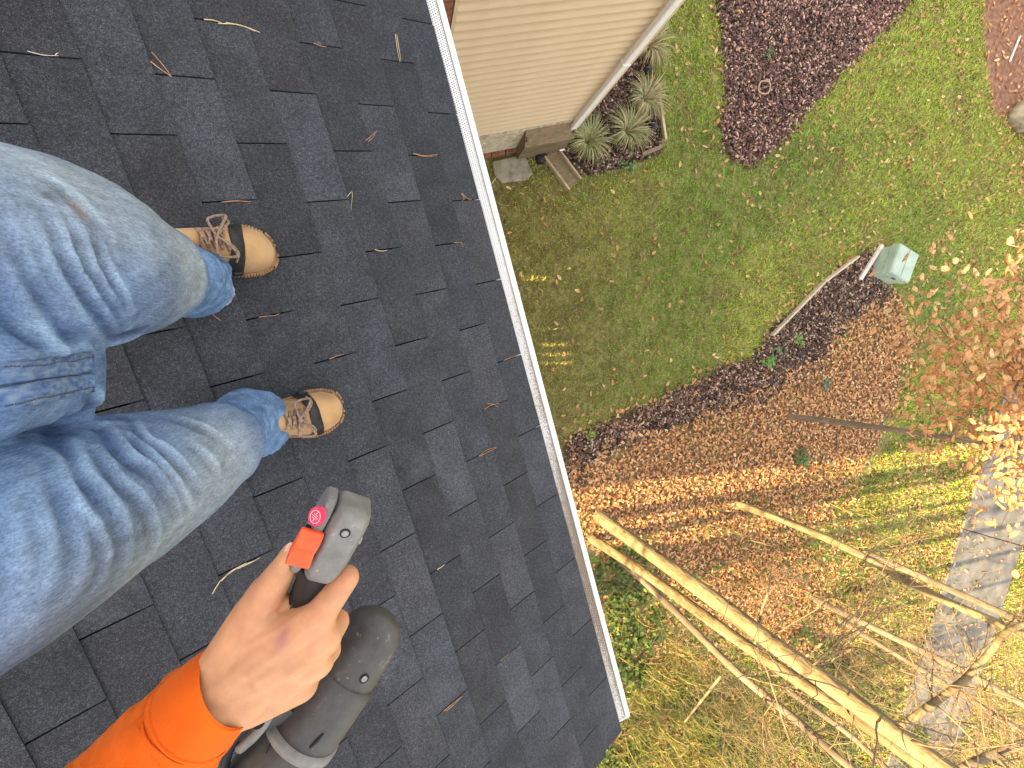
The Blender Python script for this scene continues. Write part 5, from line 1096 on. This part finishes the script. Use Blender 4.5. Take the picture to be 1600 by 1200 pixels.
# timber edging and boards
pale_wood = mat('pale_timber', (.42, .33, .23), (.62, .53, .41), scale=6, rough=.9, bump=.3, bscale=20, stretch=(6, 6, 6), c3=(.3, .22, .14), s3=4)
def board(name, label, a, b_, w_, h_, z=.02, m=pale_wood, cat='board', group=None):
    a = Vector(a); b_ = Vector(b_); d_ = (b_ - a); L_ = d_.length / 2; d_.normalize(); n_ = Vector((-d_.y, d_.x, 0)).normalized()
    o = MB().obox((a + b_) / 2 + Vector((0, 0, z + h_ / 2)), d_ * L_, n_ * w_ / 2, Vector((0, 0, h_ / 2))).build(name, m); bevel(o, .004, 1); tag(o, label, cat, group); return o
board('edging_board', 'pale timber edging board along the left of the dark mulch', G(1201, 524), G(1281, 442), .035, .09, group='timber edging'); board('edging_board', 'pale timber edging board meeting the first at the upper mulch corner', G(1282, 441), G(1334, 402), .035, .09, group='timber edging')
board('loose_board', 'whitish loose board lying beside the utility pedestal', G(1339, 437), G(1373, 384), .065, .05, z=.03, m=mat('white_board', (.60, .53, .44), (.74, .68, .60), scale=8, rough=.8))
board('edging_board', 'weathered stick of edging at the right side of the house bed', G(1025, 150), G(1036, 222), .04, .07, m=mat('straw_timber', (.40, .32, .19), (.55, .46, .28), scale=8, rough=.9)); board('edging_board', 'short weathered edging piece at the front of the house bed', G(1000, 244), G(1030, 232), .05, .06, m=wood_old)
board('white_edging', 'thin white edging strip by the red-brown bed in the upper right corner', G(1574, 98), G(1590, 58), .014, .03, m=pvc)
# pale ring on the mulch
rg = [Vector((6.59, 2.34, .06)) + Vector((math.cos(a) * .115, math.sin(a) * .10, .01 * math.sin(3 * a))) for a in np.linspace(0, 2 * math.pi, 33)]
o = MB().tube(rg, .010, 8, cap=False).build('wooden_ring', mat('ring_wood', (.40, .28, .17), (.52, .38, .24), scale=20, rough=.9), None, True); tag(o, 'pale round ring lying on the large upper mulch bed', 'ring')
# rock in the corner
rb = bmesh.new(); bmesh.ops.create_icosphere(rb, subdivisions=4, radius=1); 
for v in rb.verts:
    p = v.co.copy(); f_ = 1 + .35 * (float(fbm(p.x * 1.5 + p.z, p.y * 1.5, 1.4)) - .5) + .12 * (float(fbm(p.x * 5, p.y * 5 + p.z * 3, 1.4)) - .5); v.co = Vector((p.x * .42 * f_, p.y * .30 * f_, p.z * .26 * f_))
me = bpy.data.meshes.new('rock'); rb.to_mesh(me); rb.free(); me.materials.append(mat('rock_face', (.22, .18, .12), (.42, .36, .26), scale=5, rough=.95, bump=.8, bscale=14, c3=(.14, .15, .05), s3=4)); smooth(me); o = bpy.data.objects.new('rock', me); COL.objects.link(o); o.location = (12.55, 1.0, .12); tag(o, 'mossy tan rock at the right border by the red-brown bed', 'rock')
# utility pedestal
ped = empty('utility_pedestal', (8.62, -.98, 0)); tag(ped, 'pale green metal utility pedestal box standing on the lawn', 'utility box')
ped_m = mat('pale_green_paint', (.30, .40, .32), (.40, .50, .42), scale=5, rough=.5, bump=.05, bscale=40, c3=(.42, .44, .34), s3=3, m3=.5)
pc = Vector((8.62, -.98, 0)); e1 = Vector((-.32, -.43, 0)).normalized(); e2 = Vector((.31, -.39, 0)); e2 = (e2 - e1 * e2.dot(e1)).normalized()
o = MB().obox(pc + Vector((0, 0, .15)), e1 * .255, e2 * .235, Vector((0, 0, .15))).build('body', ped_m, ped); bevel(o, .02, 3)
lid = MB(); V = [pc + e1 * a * .268 * k + e2 * b_ * .248 * k + Vector((0, 0, z)) for z, k in ((.22, 1), (.352, 1), (.375, .93)) for a, b_ in ((-1, -1), (1, -1), (1, 1), (-1, 1))]
lid.add(V, [(3, 2, 1, 0), (8, 9, 10, 11)] + [(r * 4 + i, r * 4 + (i + 1) % 4, r * 4 + 4 + (i + 1) % 4, r * 4 + 4 + i) for r in (0, 1) for i in range(4)]); lo_ = lid.build('lid', ped_m, ped); bevel(lo_, .018, 3)
MB().obox(pc + Vector((0, 0, .364)), e1 * .250, e2 * .004, Vector((0, 0, .014))).build('lid_seam', mat('seam_green', (.16, .22, .17), rough=.6), ped)
MB().obox(pc - e1 * 0 + e1 * .272 + Vector((0, 0, .27)), e1 * .008, e2 * .03, Vector((0, 0, .02))).build('latch', steel, ped)
MB().obox(pc + Vector((0, 0, .012)), e1 * .30, e2 * .28, Vector((0, 0, .02))).build('pad', conc, ped)
# fallen stick leaning in the straw
o = MB(); o.tube(resample([A(1070, 1128, 5.35), A(1092, 1100, 5.15), A(1127, 1056, 4.85)], 10), rs1([.012, .020], 10), 8); o = o.build('broken_stick', bark_pale, None, True); tag(o, 'pale broken stick poking up from the straw-coloured grass', 'stick')
# low tangles of brush
def brush(label, px, py, n, L_, seed):
    random.seed(seed); p = G(px, py); root = empty('brush', p); tag(root, label, 'brush', 'leafless brush among the trees'); mb = MB()
    for i in range(n):
        an = random.uniform(0, 6.283); grow(mb, p + Vector((random.gauss(0, .25), random.gauss(0, .25), 0)), Vector((math.cos(an) * .8, math.sin(an) * .8, random.uniform(.5, 1.4))), L_ * random.uniform(.5, 1.2), .007, 2, .9)
    mb.build('stems', twig_m, root, True)
brush('leafless brush between the slender tree and the concrete path', 1330, 920, 16, 1.1, 31); brush('leafless brush at the foot of the darkest slim tree', 1075, 960, 12, .9, 32); brush('leafless brush below the straw-coloured grass', 1150, 1120, 13, 1.0, 33); brush('leafless brush on the near side of the concrete path', 1380, 1010, 14, 1.1, 34); brush('leafless brush in the leaf litter between two pale trunks', 1185, 880, 12, 1.0, 35); brush('leafless brush crossing the straw-coloured grass near the broken stick', 1110, 1040, 14, 1.1, 37); brush('leafless brush under the long forked limb', 1450, 1150, 14, 1.2, 38); brush('leafless brush right of the darkest slim tree, by the ivy', 1230, 1130, 14, 1.1, 39); brush('leafless brush in the grass left of the path', 1300, 1040, 14, 1.0, 40); brush('leafless brush at the right end of the concrete path', 1540, 1110, 12, 1.1, 36)
# ------------------------------------------------------------------ pine needles and seeds on the roof
needle_m = mat('dry_needle', (.34, .17, .075), (.52, .30, .15), scale=60, rough=.7); pale_needle = mat('pale_needle', (.55, .42, .24), (.66, .54, .34), scale=60, rough=.8)
def needles(label, segs, m=needle_m, r=.0011):
    p0 = R(*segs[0][0]); root = empty('pine_needle', p0); tag(root, label, 'pine needle', 'dry pine needles on the roof')
    for s_ in segs:
        P = [R(*q, .0125 + .002 * random.random()) for q in s_]
        if len(P) == 2: P.insert(1, (P[0] + P[1]) / 2 + RN * .003)
        MB().tube(resample(P, 8), rs1([r * .85, r * .7, r * .45], 8), 6).build('needle', m, root, True)
needles('V-shaped pair of brown pine needles in the upper left of the roof', [[(237, 87), (255, 108), (268, 125)], [(235, 101), (252, 114), (268, 125)]], r=.0016)
needles('long tan pine needle bundle along a joint near the top edge', [[(318, 36), (345, 41)], [(352, 41), (380, 46), (405, 56)], [(340, 42), (372, 44), (398, 54)]], pale_needle, .0017)
needles('upright pale pine needle near the top of the gutter', [[(615, 57), (618, 80), (622, 101)], [(617, 58), (621, 80), (624, 100)]], pale_needle, .0014)
needles('short brown needle on the joint above the left boot', [[(345, 319), (368, 317), (390, 318)]], r=.0018)
needles('small splayed pine needle pair below the brightest upper shingle', [[(569, 223), (577, 216), (586, 208)], [(573, 224), (580, 218), (586, 208)]])
needles('curved brown needle lying along a slot near the gutter', [[(643, 242), (660, 246), (681, 244)], [(643, 243), (660, 247), (680, 246)]], r=.0014)
needles('peaked brown needle pair touching the gutter guard', [[(718, 304), (722, 312), (718, 317)], [(718, 304), (727, 312), (734, 314)]], r=.0014)
needles('bent brown needle short of the gutter, below the peaked pair', [[(706, 381), (716, 380), (719, 381)], [(716, 380), (721, 388)]])
needles('pale curled needle in a slot right of the left boot', [[(583, 392), (592, 394), (602, 393)]], pale_needle, .0016)
needles('wavy brown needle between the two boots', [[(403, 497), (418, 495), (428, 494), (435, 491)]], r=.0014)
needles('brown needle poking out from under the left trouser cuff', [[(323, 485), (333, 494), (344, 502)]], r=.0017)
needles('reddish needle in the slot above the right boot', [[(512, 562), (524, 557), (535, 554)]], r=.0015)
needles('crossed brown needles near the middle of the gutter', [[(753, 640), (765, 633), (778, 630)], [(758, 630), (767, 632), (775, 636)]], r=.0013)
needles('thin brown needle above the crossed pair, touching the gutter', [[(783, 564), (795, 559), (807, 555)]], r=.0013)
needles('brown needle lying across a slot below the crossed pair', [[(745, 712), (758, 703), (773, 698)], [(747, 712), (760, 705), (772, 700)]], r=.0012)
needles('long straw-coloured needle spray between thigh and hand', [[(331, 925), (345, 903), (372, 884), (398, 873)], [(345, 905), (360, 890), (384, 877)], [(370, 886), (392, 876), (405, 869)]], pale_needle, .0016)
needles('orange-brown needle low on the roof between blower and gutter', [[(690, 1108), (705, 1095), (720, 1085)], [(694, 1107), (708, 1096), (716, 1086)]], r=.0015)
needles('short brown needle on a slot above the lowest needle', [[(778, 1030), (786, 1024), (792, 1019)]], r=.0013)
needles('pale needle at the bottom edge beside the blower housing', [[(487, 1197), (505, 1182), (524, 1164)], [(500, 1190), (512, 1178), (520, 1170)]], pale_needle, .0015)
needles('pale seed wisp on a slot in the lower middle of the roof', [[(680, 888), (687, 884), (692, 880)]], pale_needle, .0018)
needles('white twiggy wisp on the joint in the upper left corner', [[(45, 86), (70, 92), (93, 93)], [(88, 93), (93, 89)]], mat('white_wisp', (.55, .5, .42), rough=.9), .0013)
needles('thin pale forked needle hanging at a slot right of the bright shingle', [[(540, 310), (548, 303), (546, 330)]], pale_needle, .0009)
needles('brown scaly fragment on a slot near the top edge', [[(488, 72), (498, 76), (508, 78)], [(494, 70), (499, 76)]], r=.0014)
needles('straw wisp against the wrist on the roof', [[(305, 1022), (315, 1016), (325, 1010)]], pale_needle, .0014)
needles('straw caught upright on the gutter lip near the top', [[(765, 290), (770, 282), (774, 278)]], pale_needle, .001)
